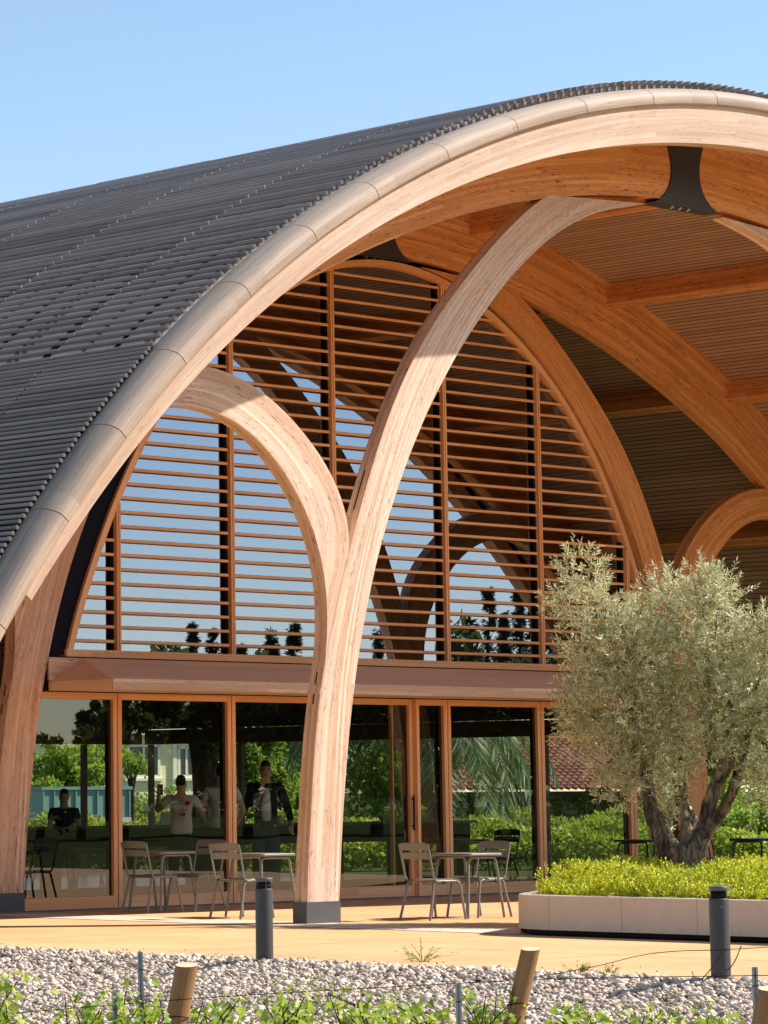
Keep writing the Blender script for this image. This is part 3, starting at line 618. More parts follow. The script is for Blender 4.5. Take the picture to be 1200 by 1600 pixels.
# ================================================================== FURNITURE
def make_chair(name, mat, label, group):
    t = empty(name, (0, 0, 0), 0, label, 'chair', group)
    b = MB()
    for i in range(7):
        y = -.195 + i * .065
        pts = [(.225, .425), (.215, .452), (.17, .468), (.0, .462), (-.15, .452), (-.205, .462)]
        P = [[(x, y - .029, z), (x, y + .029, z)] for x, z in pts]; b.grid(P, [[(0, 0)]*2]*6, 0, True); b.grid([[(p[0][0], p[0][1], p[0][2] - .008), (p[1][0], p[1][1], p[1][2] - .008)] for p in P], [[(0, 0)]*2]*6, 0, True, False, True)
        for e in (0, 1): b.grid([[P[k][e], (P[k][e][0], P[k][e][1], P[k][e][2] - .008)] for k in range(6)], [[(0, 0)]*2]*6, 0, False)
    b.build('seat', mat, t, True)
    b = MB()
    for z0, z1, x0 in ((.695, .765, -.262), (.795, .875, -.284)):
        n = 9; P = []
        for i in range(n + 1):
            y = -.235 + .47*i/n; bow = -.035 * (1 - (2*i/n - 1)**2); cr_ = .012 * (1 - (2*i/n - 1)**4)
            P.append([(x0 + bow, y, z0), (x0 + bow - .012, y, z1 - .02 + cr_), (x0 + bow - .022, y, z1 + cr_), (x0 + bow - .030, y, z1 - .008 + cr_), (x0 + bow - .010, y, z0)])
        b.grid(P, [[(0, 0)]*6]*(n+1), 0, False, True)
    b.build('backrest', mat, t, True)
    for s in (-1, 1):
        b = MB(); b.tube([(-.05, .232*s, .448), (-.15, .234*s, .440), (-.195, .236*s, .455), (-.222, .237*s, .50), (-.248, .238*s, .62), (-.292, .24*s, .80), (-.306, .24*s, .862)], .0125, 8); b.build('back_post', mat, t, True)
    b = MB()
    for s in (-1, 1): b.tube([(-.19, .215*s, .415), (-.165, .222*s, .437), (-.10, .225*s, .442), (.10, .225*s, .442), (.165, .225*s, .435)], .0125, 8)
    for x in (-.12, .14): b.tube([(x, -.225, .435), (x, .225, .435)], .009, 6)
    b.build('seat_frame', mat, t, True)
    for s in (-1, 1):
        b = MB(); b.tube([(-.17, .218*s, .437), (-.198, .22*s, .41), (-.225, .226*s, .30), (-.30, .25*s, 0)], .0155, 8); b.build('leg', mat, t, True)
        b = MB(); b.tube([(.15, .225*s, .44), (.195, .226*s, .425), (.215, .228*s, .38), (.275, .25*s, 0)], .0155, 8); b.build('leg', mat, t, True)
    return t
def make_table(name, a, mat, label, group):
    t = empty(name, (0, 0, 0), 0, label, 'table', group)
    def ring(h, r, z): 
        out = []
        for cx, cy, a0 in ((1, 1, 0), (-1, 1, 90), (-1, -1, 180), (1, -1, 270)):
            for k in range(5): an = math.radians(a0 + k*22.5); out.append((cx*(h - r) + r*math.cos(an), cy*(h - r) + r*math.sin(an), z))
        return out
    b = MB(); rg = [ring(a - .006, .06, .750), ring(a, .065, .746), ring(a, .065, .722), ring(a - .008, .06, .718)]
    b.grid(rg, [[(0, 0)]*21]*4, 0, True, True, True); b.face(rg[0]); b.face(list(reversed(rg[-1]))); b.build('tabletop', mat, t, True)
    h = a - .07
    for s in (-1, 1): b = MB(); b.tube([(-h + .03, s*h, .70), (h - .03, s*h, .70)], .014, 8); b.build('apron_rail', mat, t, True)
    for sx in (-1, 1):
        for sy in (-1, 1):
            b = MB(); b.tube([(sx*(h - .06), sy*h, .70), (sx*(h - .02), sy*h, .692), (sx*h, sy*h, .66), (sx*(a + .01), sy*(a - .02), 0)], .016, 8); b.build('leg', mat, t, True)
    return t
GC, GT = 'terrace chairs', 'terrace tables'
ch = make_chair('terrace_chair', m_chair, 'grey-brown metal chair left of the table by the leftmost doors, its back to the left', GC)
ch.location = (1.45, 4.1, .004); ch.rotation_euler = (0, 0, math.radians(-3))
copy_tree(ch, (2.12, 4.03, .004), math.radians(183), 'grey-brown metal chair tucked under the left table from its right side, behind another chair')
copy_tree(ch, (.8, 1.85, .004), math.radians(2), 'grey-brown metal chair just behind the left bollard, nearest chair of the left group')
copy_tree(ch, (1.85, -.25, .004), math.radians(-4), 'grey-brown metal chair left of the table between the central column and the stone planter')
copy_tree(ch, (2.75, -.15, .004), math.radians(178), 'grey-brown metal chair right of the table next to the stone planter')
tb = make_table('terrace_table', .31, m_chair, 'small square grey-brown metal table in front of the second window from the left', GT); tb.location = (1.72, 4.2, .004)
copy_tree(tb, (1.22, 1.95, .004), math.radians(1), 'square grey-brown metal table just left of the central column, partly hidden by it')
copy_tree(tb, (2.5, -.2, .004), 0, 'square grey-brown metal table between the central column and the stone planter')
dc = make_chair('dark_chair', m_darkchair, 'dark metal chair behind the olive trunk, leftmost of the far dark chairs', 'far dark chairs'); dc.location = (12.1, 3.75, .004); dc.rotation_euler = (0, 0, math.radians(10))
copy_tree(dc, (12.75, 4.1, .004), math.radians(0), 'dark metal chair at the far right, between the two other far dark chairs')
copy_tree(dc, (13.6, 3.1, .004), math.radians(185), 'dark metal chair at the right edge of the picture beyond the planter')
dt = make_table('dark_table', .4, m_darkchair, 'dark metal table at the right edge beyond the planter, between dark chairs', 'far dark tables'); dt.location = (13.1, 3.35, .004)
copy_tree(dt, (11.6, 4.3, .004), 0, 'dark metal table partly hidden behind the olive trunk')

# bollards
def make_bollard(loc, label, rot):
    t = empty('bollard', loc, rot, label, 'bollard', 'bollard lights along the paving edge')
    def lathe(mb, pr, k=28, m=0): 
        P = [[(r*math.cos(2*math.pi*j/k), r*math.sin(2*math.pi*j/k), z) for j in range(k)] for r, z in pr]
        mb.grid(P, [[(0, z)]*(k+1) for r, z in pr], m, True, True, False)
    b = MB(); lathe(b, [(.078, -.12), (.078, .655), (.077, .662), (.070, .664)]); b.build('post', m_bollard, t, True)
    b = MB(); lathe(b, [(.0, .657), (.071, .658), (.060, .70), (.052, .728), (0.0, .73)]); 
    b.build('lamp_cone', m_gap, t, True)
    b = MB(); lathe(b, [(.0, .722), (.070, .722), (.078, .727), (.078, .752), (.075, .757), (.0, .758)]); b.build('cap', m_bolcap, t, True)
    for s in (0, 2.1, 4.2): 
        b = MB(); b.tube([(.066*math.cos(s), .066*math.sin(s), .66), (.066*math.cos(s), .066*math.sin(s), .724)], .006, 6); b.build('cap_support', m_bollard, t, True)
    b = MB(); b.tube([(-.075, -.02, .60), (-.081, -.0215, .60)], .005, 6); b.build('screw', m_galv, t, True)
    return t
make_bollard((-6.34, -5.66, -.02), 'dark grey bollard light left of the central column at the paving edge', 0)
make_bollard((-6.24, -10.57, -.02), 'dark grey bollard light in front of the stone planter at the right', .6)

# ================================================================== PLANTER, SHRUBS, OLIVE
pl_t = empty('stone_planter', (2, -6, 0), 0, 'long low pale stone planter with a rounded end, full of yellow-green shrubs', 'planter')
def rounded(pts, r, k=7):
    out = []
    n = len(pts)
    for i in range(n):
        p0, p1, p2 = Vector(pts[i-1]), Vector(pts[i]), Vector(pts[(i+1) % n]); d0 = (p0 - p1).normalized(); d1 = (p2 - p1).normalized(); rr = r[i]
        a, c_ = p1 + d0*rr, p1 + d1*rr
        for j in range(k): t = j/(k-1); out.append(tuple(a*(1-t)**2 + p1*2*t*(1-t) + c_*t*t))
    return out
base = [(-.72, -14.0), (-.72, -3.62), (1.7, -2.42), (5.0, -2.5), (5.4, -14.0)]
outl = rounded(base, [.2, .55, .8, .8, .2])
def inset(pl, d):
    n = len(pl); o = []
    for i in range(n):
        a, c_ = Vector(pl[i-1]), Vector(pl[(i+1) % n]); t = (c_ - a).normalized(); o.append((pl[i][0] + t.y*d, pl[i][1] - t.x*d))
    return o
def wallring(mb, pl, z0, z1, m=0):
    n = len(pl); mb.grid([[(x, y, z0) for x, y in pl], [(x, y, z1) for x, y in pl]], [[(i, z) for i in range(n+1)] for z in (z0, z1)], m, False, True, True)
b = MB(); wallring(b, inset(outl, .10), 0, .07); b.build('recessed_base', m_gap, pl_t)
# stone slabs with joints
per = [0]; 
for a, c_ in zip(outl, outl[1:] + outl[:1]): per.append(per[-1] + math.hypot(c_[0]-a[0], c_[1]-a[1]))
def on_per(pl, s_):
    s_ %= per[-1]; i = int(np.searchsorted(per, s_, side='right')) - 1; i = min(i, len(pl)-1); t = (s_ - per[i]) / max(per[i+1] - per[i], 1e-9); a, c_ = pl[i], pl[(i+1) % len(pl)]; return (a[0] + (c_[0]-a[0])*t, a[1] + (c_[1]-a[1])*t)
s_corner = min(range(len(outl)), key=lambda i: math.hypot(outl[i][0] + .72, outl[i][1] + 4.1)); s0 = per[s_corner]
ino = inset(outl, .32); ins = inset(outl, .0)
s_ = s0 - .95 * 11; k = 0
while s_ < s0 + 7.5:
    L_ = .95 if s_ < s0 - .1 else .9; n = 8; b = MB(); g_ = .0025
    oo = [on_per(outl, s_ + g_ + (L_ - 2*g_)*i/n) for i in range(n+1)]; oi = [on_per(ino, s_ + g_ + (L_ - 2*g_)*i/n) for i in range(n+1)]; ob = [(a[0]*.97 + c_[0]*.03, a[1]*.97 + c_[1]*.03) for a, c_ in zip(oo, oi)]
    P = [[(x, y, .062), (x, y, .405), (bx, by, .412), (ix, iy, .412), (ix, iy, .30)] for (x, y), (bx, by), (ix, iy) in zip(oo, ob, oi)]
    b.grid(P, [[(0, 0)]*5]*(n+1), 0, False, False, True); b.face([P[0][0], P[0][1], P[0][3], P[0][4]]); b.face([P[-1][4], P[-1][3], P[-1][1], P[-1][0]])
    b.build('stone_slab', m_stone, pl_t); s_ += L_; k += 1
b = MB(); b.face([(x, y, .34) for x, y in inset(outl, .2)]); b.build('planter_soil', m_soil, pl_t)
b = MB(); wallring(b, inset(outl, .02), .02, .40); wallring(b, inset(outl, .30), .40, .02); b.build('slab_backing', m_gap, pl_t)

# shrubs
def inside(pl, x, y):
    c_ = False; n = len(pl)
    for i in range(n):
        x1, y1 = pl[i]; x2, y2 = pl[(i+1) % n]
        if (y1 > y) != (y2 > y) and x < (x2-x1)*(y-y1)/(y2-y1) + x1: c_ = not c_
    return c_
ins = inset(outl, .22); Ps, Ds, Ls = [], [], []
hc = [(RNG.uniform(-.6, 5), RNG.uniform(-13, -2.6), RNG.uniform(.18, .34)) for _ in range(300)]
hcx = np.array(hc)
NS = 12000; X = -.5 + 5.5*RNG.random(NS)**1.6; Y = RNG.uniform(-10.5, -2.5, NS)
for x, y in zip(X, Y):
    if not inside(ins, x, y): continue
    d2 = ((hcx[:, 0]-x)**2 + (hcx[:, 1]-y)**2) / hcx[:, 2]**2; bump_ = max(0, 1 - d2.min())**.5
    dn = min(1, max(0, (x + .48) / .7))**.6; top = .41 + .13*bump_ + .09*dn + .03*math.sin(y*3 + x*2)
    # each shoot: a cluster of small leaves
    c0 = np.array([x, y, (top + RNG.uniform(-.08, .02)) if x > .1 else RNG.uniform(.36, top)])
    d = np.array([RNG.normal(0, .45) - .25*(1-dn), RNG.normal(0, .45), 1.0]); d /= np.linalg.norm(d)
    n = 11
    for i in range(n):
        a = i*2.4; o = np.cross(d, [math.cos(a), math.sin(a), .2]); o /= np.linalg.norm(o)
        Ps.append(c0 + d*.011*i); Ds.append(o*.8 + d*.55); Ls.append(.037 * RNG.uniform(.7, 1.2))
Ls = np.array(Ls)
tag(leaf_mesh('planter_shrubs', np.array(Ps), np.array(Ds), Ls, Ls*.62, m_shrub), 'dense yellow-green low shrubs filling the stone planter under the olive tree', 'shrubs', kind='stuff')

# olive tree
OT = np.array([2.97, -3.05, .40]); OD = math.hypot(OT[0]-CAM[0], OT[1]-CAM[1])
ol = empty('olive_tree', tuple(OT), 0, 'silvery olive tree with a forked gnarled trunk growing in the stone planter', 'tree')
def op(x, y, dd=0.0): return at(x, y, OD + dd)
def limb(name, pts, rad, mat, parent, wob=.12, k=14):
    P = [Vector(p) for p in pts]; out = []; R = []
    n = len(P)
    for i in range(n-1):
        p0, p1, p2, p3 = P[max(i-1, 0)], P[i], P[i+1], P[min(i+2, n-1)]
        for j in range(5):
            t = j/5; out.append(.5*((2*p1) + (-p0+p2)*t + (2*p0-5*p1+4*p2-p3)*t*t + (-p0+3*p1-3*p2+p3)*t**3)); R.append(rad[i]*(1-t) + rad[i+1]*t)
    out.append(P[-1]); R.append(rad[-1]); b = MB()
    x = (out[1]-out[0]).orthogonal().normalized(); G = []; ph = random.random()*6
    for i, c_ in enumerate(out):
        t = (out[min(i+1, len(out)-1)] - out[max(i-1, 0)]).normalized(); x = (x - t*x.dot(t)).normalized(); y = t.cross(x); r = R[i]
        G.append([c_ + (x*math.cos(a) + y*math.sin(a)) * r * (1 + wob*(math.sin(3*a + ph + i*.25) + .6*math.sin(5*a - i*.4 + ph*2) + .5*random.uniform(-1, 1))) for a in [2*math.pi*j/k for j in range(k)]])
    b.grid(G, [[(0, 0)]*(k+1)]*len(G), 0, True, True, True); return b.build(name, mat, parent)
tr = limb('trunk', [op(1068, 1392), op(1067, 1365), op(1064, 1340), op(1060, 1322)], [.27, .205, .18, .17], m_bark, ol, .14, 18)
limb('limb', [op(1062, 1352), op(1044, 1322), op(1027, 1290), op(1018, 1262), op(1013, 1235, .1), op(1004, 1205, .2), op(996, 1170, .2), op(985, 1110, .3)], [.14, .115, .105, .078, .073, .085, .06, .035], m_bark, ol)
limb('limb', [op(1070, 1350, .1), op(1074, 1315, .15), op(1076, 1285, .2), op(1068, 1255, .3), op(1067, 1210, .4), op(1050, 1130, .5)], [.15, .115, .095, .06, .045, .025], m_bark, ol)
limb('limb', [op(1076, 1352, -.05), op(1092, 1315, -.1), op(1103, 1285, -.1), op(1112, 1250, -.1), op(1124, 1215, -.1), op(1136, 1185, -.1), op(1146, 1120, -.1)], [.13, .10, .08, .08, .08, .085, .045], m_bark, ol)
limb('limb', [op(1092, 1328, .1), op(1112, 1294, .1), op(1128, 1268, .1), op(1142, 1240, .1), op(1154, 1205, .1), op(1175, 1120, .2)], [.07, .062, .062, .06, .058, .03], m_bark, ol)
for a, c_ in (((985, 1110, .3), (930, 980, .2)), ((990, 1140, .2), (905, 1110, -.2)), ((1050, 1130, .5), (1060, 960, .2)), ((1146, 1120, -.1), (1120, 950, -.2)), ((1146, 1120, -.1), (1195, 1020, .1)), ((1175, 1120, .2), (1230, 1080, .2)), ((985, 1110, .3), (1000, 980, -.3)), ((996, 1170, .2), (950, 1190, -.3))):
    m_ = ((a[0]+c_[0])/2 + random.uniform(-14, 14), (a[1]+c_[1])/2, a[2]); limb('branch', [op(*a), op(*m_), op(*c_)], [.034, .022, .009], m_bark, ol, .05, 6)
blobs = [(912, 895, 34, 38), (902, 945, 38, 28), (938, 958, 38, 42), (882, 938, 18, 14), (990, 988, 48, 42), (1040, 950, 42, 50), (1055, 905, 16, 34), (1098, 930, 36, 40), (1122, 925, 14, 34), (1136, 940, 18, 46), (1085, 980, 60, 50), (930, 1025, 44, 48), (980, 1035, 75, 70), (1060, 1040, 80, 70), (1130, 1030, 60, 60), (1190, 1010, 50, 55), (1240, 1000, 50, 60), (897, 1072, 18, 12), (915, 1110, 38, 52), (960, 1110, 70, 60), (1030, 1115, 80, 65), (1110, 1110, 80, 70), (1185, 1090, 70, 80), (1250, 1090, 60, 80), (912, 1150, 34, 28), (950, 1175, 55, 40), (1000, 1195, 34, 40), (1045, 1180, 50, 45), (1090, 1165, 50, 40), (1180, 1170, 50, 60), (1215, 1200, 50, 55), (968, 1220, 40, 28), (1045, 1230, 24, 36), (1200, 1235, 40, 40), (1045, 1280, 16, 26), (975, 1245, 22, 18)]
Ps, Ds, Ls, tws = [], [], [], MB()
sc_ = OD / F * 1.0
wts = np.array([a*c_ for _, _, a, c_ in blobs], float); wts /= wts.sum()
UR = np.array(pixray(700, 1200)) - np.array(pixray(600, 1200)); UR[2] = 0; UR /= np.linalg.norm(UR); FD = np.array([-UR[1], UR[0], 0])
NT_ = 4000
for i in range(NT_):
    bx, by, rx, ry = blobs[RNG.choice(len(blobs), p=wts)]
    v = RNG.normal(size=3); v /= np.linalg.norm(v); rr = RNG.uniform(.25, 1) ** .6
    dep = min(rx, 62) * sc_ * 1.15
    c0 = op(bx + v[0]*rx*rr*.92, by - v[2]*ry*rr*.92, 0) + FD * (v[1]*rr*dep) + FD * (0.25*math.sin(bx*.05))
    d = (UR*v[0] + FD*v[1])*.9 + np.array([0, 0, v[2]*.7 + .55]) + RNG.normal(0, .35, 3); d /= np.linalg.norm(d)
    L_ = RNG.uniform(.14, .30); n = int(L_ / .0135); ph = RNG.uniform(0, 6)
    s1 = np.cross(d, RNG.normal(size=3)); s1 /= np.linalg.norm(s1); s2 = np.cross(d, s1)
    if i % 5 == 0: tws.tube([c0 - d*.12, c0, c0 + d*L_], [.004, .003, .0015], 3, 0, False)
    for j in range(n):
        a = ph + (j % 2)*math.pi + (j//2)*1.57; o = s1*math.cos(a) + s2*math.sin(a)
        Ps.append(c0 + d*(L_*j/n)); Ds.append(o*.75 + d*.8 + RNG.normal(0, .15, 3)); Ls.append(.068 * RNG.uniform(.7, 1.2))
Ls = np.array(Ls); leaf_mesh('crown', np.array(Ps), np.array(Ds), Ls, Ls*.25, m_olive, ol, .05)
print('olive leaves', len(Ls)); tws.build('twigs', m_bark2, ol)

# ================================================================== VINEYARD EDGE
def post_between(name, px, ytop, D, lean, r, label, group, wood=True, zb=-.9):
    top = at(px, ytop, D); t = empty(name, (top[0] - UR[0]*lean, top[1] - UR[1]*lean, zb), 0, label, 'post' if wood else 'stake', group)
    base_ = np.array([top[0] - UR[0]*lean, top[1] - UR[1]*lean, zb])
    if wood:
        n = 10; P = [base_ + (top - base_)*i/n for i in range(n+1)]
        b = MB(); k = 16; G = []
        for i, c_ in enumerate(P):
            rr = r*(1.03 - .05*i/n); G.append([(c_[0] + rr*math.cos(a)*(1 + .03*math.sin(i*1.3 + a*2)), c_[1] + rr*math.sin(a)*(1 + .03*math.cos(i + a*3)), c_[2] + (rr*math.cos(a - .8)*.16 if i == n else 0)) for a in [2*math.pi*j/k for j in range(k)]])
        b.grid(G, [[(i*.17, j/k*r*6.28) for j in range(k+1)] for i in range(n+1)], 0, True, True, False); b.build('shaft', m_post, t)
        b = MB(); c_ = P[-1]; R2 = [[(c_[0] + (q[0]-c_[0])*f, c_[1] + (q[1]-c_[1])*f, q[2] + .002 - (1-f)*(q[2]-c_[2])) for q in G[-1]] for f in (1, .93, .5, .02)]
        b.grid(R2, [[(0, 0)]*(k+1)]*4, 0, False, True, False); b.build('sawn_end', m_postend, t)
        b = MB(); c_ = top*.82 + base_*.18; b.tube([(c_[0] + (r+.004)*math.cos(a), c_[1] + (r+.004)*math.sin(a), c_[2] + .006*math.sin(a*2)) for a in np.linspace(0, 6.3, 20)], .0028, 5); b.build('wire_tie', m_black, t)
    else:
        b = MB(); w_, q = r, .003; d = top - base_; sec = [(-w_, -w_*.5), (-w_*.35, -w_*.5), (-w_*.2, w_*.4), (w_*.2, w_*.4), (w_*.35, -w_*.5), (w_, -w_*.5), (w_, -w_*.3), (w_*.5, -w_*.3), (w_*.35, w_*.6), (-w_*.35, w_*.6), (-w_*.5, -w_*.3), (-w_, -w_*.3)]
        P = [[base_ + d*t_ + UR*sx + FD*sy for sx, sy in sec] for t_ in (0, 1)]; b.grid(P, [[(0, 0)]*13]*2, 0, False, True, True); b.face(P[1]); b.build('profile', m_galv, t)
        b = MB()
        for f in (.93, .8, .66, .5): c_ = base_ + d*f; b.tube([c_ - UR*w_*1.15 - FD*w_*.7, c_ + UR*w_*1.15 - FD*w_*.7 + np.array([0, 0, .006])], .0022, 5)
        b.build('wire_clip', m_gap, t)
    return t
post_between('wooden_post', 292, 1508, 18, .30, .062, 'thick round wooden post leaning right, left of the left bollard', 'wooden vineyard posts')
post_between('wooden_post', 829, 1483, 18, .40, .052, 'round wooden post leaning right, in front of the stone planter', 'wooden vineyard posts')
post_between('wooden_post', 1204, 1545, 16.5, .34, .06, 'wooden post cut off by the right edge of the picture', 'wooden vineyard posts')
post_between('metal_stake', 219, 1487, 19.5, -.03, .016, 'tall galvanised stake standing left of the leftmost wooden post', 'galvanised vineyard stakes', False)
post_between('metal_stake', 181, 1548, 17.6, .0, .018, 'short galvanised stake, leftmost of the galvanised stakes', 'galvanised vineyard stakes', False)
post_between('metal_stake', 716, 1536, 17.8, .0, .015, 'galvanised stake left of the wooden post in front of the planter', 'galvanised vineyard stakes', False)
post_between('metal_stake', 1179, 1511, 18.4, .0, .016, 'galvanised stake right of the right bollard', 'galvanised vineyard stakes', False)
def wire(name, pts, r, label, mat=None, cat='wire', group='trellis wires'):
    b = MB(); P = [Vector(at(*p)) for p in pts]; out = []; n = len(P)
    for i in range(n-1):
        p0, p1, p2, p3 = P[max(i-1, 0)], P[i], P[i+1], P[min(i+2, n-1)]
        for j in range(6): t = j/6; out.append(.5*((2*p1) + (-p0+p2)*t + (2*p0-5*p1+4*p2-p3)*t*t + (-p0+3*p1-3*p2+p3)*t**3))
    out.append(P[-1]); b.tube(out, r, 5); tag(b.build(name, mat or m_gap), label, cat, group)
wire('trellis_wire', [(-60, 1590, 18), (292, 1561, 17.9), (540, 1546, 17.9), (829, 1531, 18.05), (1000, 1527, 18), (1204, 1524, 17)], .0022, 'lower thin trellis wire running from post to post')
wire('trellis_wire', [(181, 1573, 17.6), (219, 1557, 19.4), (292, 1558, 18.1)], .002, 'thin trellis wire between the two left galvanised stakes')
wire('trellis_wire', [(829, 1528, 18.1), (930, 1510, 18.2), (1000, 1493, 18.2), (1060, 1486, 18.1), (1130, 1484, 18), (1260, 1476, 18)], .002, 'loose thin trellis wire arching up across the right bollard')
wire('dry_tendril', [(1095, 1532, 18), (1110, 1515, 18), (1128, 1490, 18), (1136, 1485, 18)], .003, 'dry curled vine shoot left of the right bollard', m_bark2, 'vine shoot', 'dry vine shoots')
wire('dry_tendril', [(1105, 1530, 17.8), (1120, 1520, 17.8), (1136, 1516, 17.8), (1148, 1502, 17.8), (1158, 1478, 17.8)], .003, 'dry curled vine shoot crossing the right bollard', m_bark2, 'vine shoot', 'dry vine shoots')

def vine_leaf_mesh(name, P, D, S, mat, parent):
    # five-lobed leaf, folded along the midrib
    out = [(0, 0), (.28, -.16), (.52, .02), (.40, .22), (.62, .46), (.34, .52), (.26, .80), (0, 1.0), (-.26, .80), (-.34, .52), (-.62, .46), (-.40, .22), (-.52, .02), (-.28, -.16)]
    D, X, Nn = frames(D); n = len(P); m = len(out); V = np.zeros((n, m + 1, 3)); S = S.reshape(-1, 1)
    cup = RNG.uniform(.05, .35, (n, 1))
    for i, (a, c_) in enumerate(out): V[:, i] = P + X*S*a + D*S*c_ + Nn*S*(cup*abs(a) - .12*c_*c_)
    V[:, m] = P + D*S*.35
    fcs = np.array([(m, i, (i+1) % m) for i in range(m)])
    return npmesh(name, V.reshape(-1, 3), (fcs[None] + (m+1)*np.arange(n)[:, None, None]).reshape(-1, 3), mat, parent)
vines = [(8, 1560, 55, 46, 'bushy green grapevine in the bottom left corner'), (130, 1582, 40, 30, 'low grapevine left of the short galvanised stake'), (215, 1575, 40, 30, 'low grapevine growing behind the two left stakes'), (345, 1585, 45, 28, 'low grapevine right of the thick leaning wooden post'), (455, 1570, 50, 36, 'yellow-green grapevine below the left bollard'), (565, 1575, 60, 32, 'yellow-tipped grapevine below the central column'), (660, 1588, 45, 22, 'low grapevine left of the third galvanised stake'), (765, 1578, 50, 30, 'grapevine between the third stake and the wooden post'), (905, 1592, 45, 22, 'low grapevine right of the second wooden post'), (1010, 1596, 50, 16, 'lowest grapevine right of the middle of the gravel bank'), (1110, 1600, 40, 14, 'low grapevine near the bottom right')]
for vx, vy, rx, ry, lab in vines:
    D0 = RNG.uniform(17.0, 18.6); c0 = at(vx, vy + 40, D0); t = empty('grapevine', (c0[0], c0[1], -.85), 0, lab, 'grapevine', 'grapevines in the front row')
    Ps, Ds, Ss = [], [], []; st = MB()
    st.tube([(c0[0], c0[1], -.85), (c0[0] + .02, c0[1], -.5), c0], [.03, .025, .012], 6)
    for k in range(int(5 + rx/6)):
        a0 = at(vx + RNG.uniform(-rx, rx)*.7, vy + 50, D0 + RNG.uniform(-.3, .3)); a1 = at(vx + RNG.uniform(-rx, rx), vy + RNG.uniform(-ry, ry*.6), D0 + RNG.uniform(-.4, .4)); md = (a0 + a1)/2 + RNG.normal(0, .03, 3)
        st.tube([c0, a0, md, a1], [.007, .005, .004, .0025], 5)
        for q in range(16):
            t_ = RNG.uniform(.0, 1); p = a0*(1-t_) + a1*t_ + RNG.normal(0, .05, 3); Ps.append(p); Ds.append(np.array([RNG.normal(0, .7), RNG.normal(0, .7), -.25]) - FD*.3); Ss.append(RNG.uniform(.028, .066) * (1 - .35*t_))
    vine_leaf_mesh('foliage', np.array(Ps), np.array(Ds), np.array(Ss), m_vine, t); st.build('stem', m_bark2, t)
# weeds
def tuft(px, py, D, n, h, spread, lab, seed_heads=False):
    c0 = at(px, py, D); c0[2] = gz(c0[0], c0[1]) + .02; t = empty('weed', tuple(c0), 0, lab, 'weed', 'weeds in the gravel'); Ps, Ds, Ls = [], [], []; st = MB()
    for i in range(n):
        d = np.array([RNG.normal(0, spread), RNG.normal(0, spread), 1]) + UR*RNG.normal(0, spread); d /= np.linalg.norm(d); L_ = h*RNG.uniform(.5, 1); sag = UR*(np.dot(d, UR))*.35*L_
        st.tube([c0, c0 + d*L_*.5, c0 + d*L_ + sag - np.array([0, 0, .1*L_])], [.0028, .0022, .001], 4, 0, False)
        for k in range(9): s = RNG.uniform(.3, 1); Ps.append(c0 + d*L_*s + sag*s*s); Ds.append(d + RNG.normal(0, .5, 3)); Ls.append(RNG.uniform(.02, .045))
    Ls = np.array(Ls); leaf_mesh('leaves', np.array(Ps), np.array(Ds), Ls, Ls*.22, m_grass, t); st.build('stems', m_grass, t)
tuft(660, 1512, 30.0, 16, .26, .9, 'spreading dry grass tuft at the paving edge below the right table')
tuft(905, 1524, 28.2, 14, .13, .6, 'small leafy weed at the paving edge below the stone planter')
tuft(950, 1532, 27.6, 14, .14, .6, 'small leafy weed left of the right bollard in the gravel')
Ps, Ds, Ls = [], [], []
for cx, cy, rx, ry, n in ((190, 1515, 30, 14, 60), (240, 1545, 25, 10, 50), (470, 1530, 90, 16, 420), (620, 1542, 60, 10, 160), (60, 1530, 30, 10, 40), (900, 1575, 60, 14, 160), (1050, 1560, 80, 18, 160), (330, 1560, 60, 15, 150), (740, 1560, 50, 12, 80)):
    for i in range(n):
        x, y = RNG.normal(cx, rx*.6), RNG.normal(cy, ry*.6); r_ = pixray(x, y); t_ = 22.0
        for _ in range(8): p = CAM + r_*t_; g_ = gz(p[0], p[1]); t_ = (g_ - CAM[2]) / r_[2]
        p = CAM + r_*t_; p[2] = gz(p[0], p[1]) + .02
        for k in range(5): Ps.append(p + RNG.normal(0, .015, 3)); Ds.append(np.array([RNG.normal(0, .8), RNG.normal(0, .8), 1])); Ls.append(RNG.uniform(.015, .04))
Ls = np.array(Ls); tag(leaf_mesh('creeping_weeds', np.array(Ps), np.array(Ds), Ls, Ls*.35, m_grass), 'tiny green weeds creeping between the pebbles', 'weeds', kind='stuff')

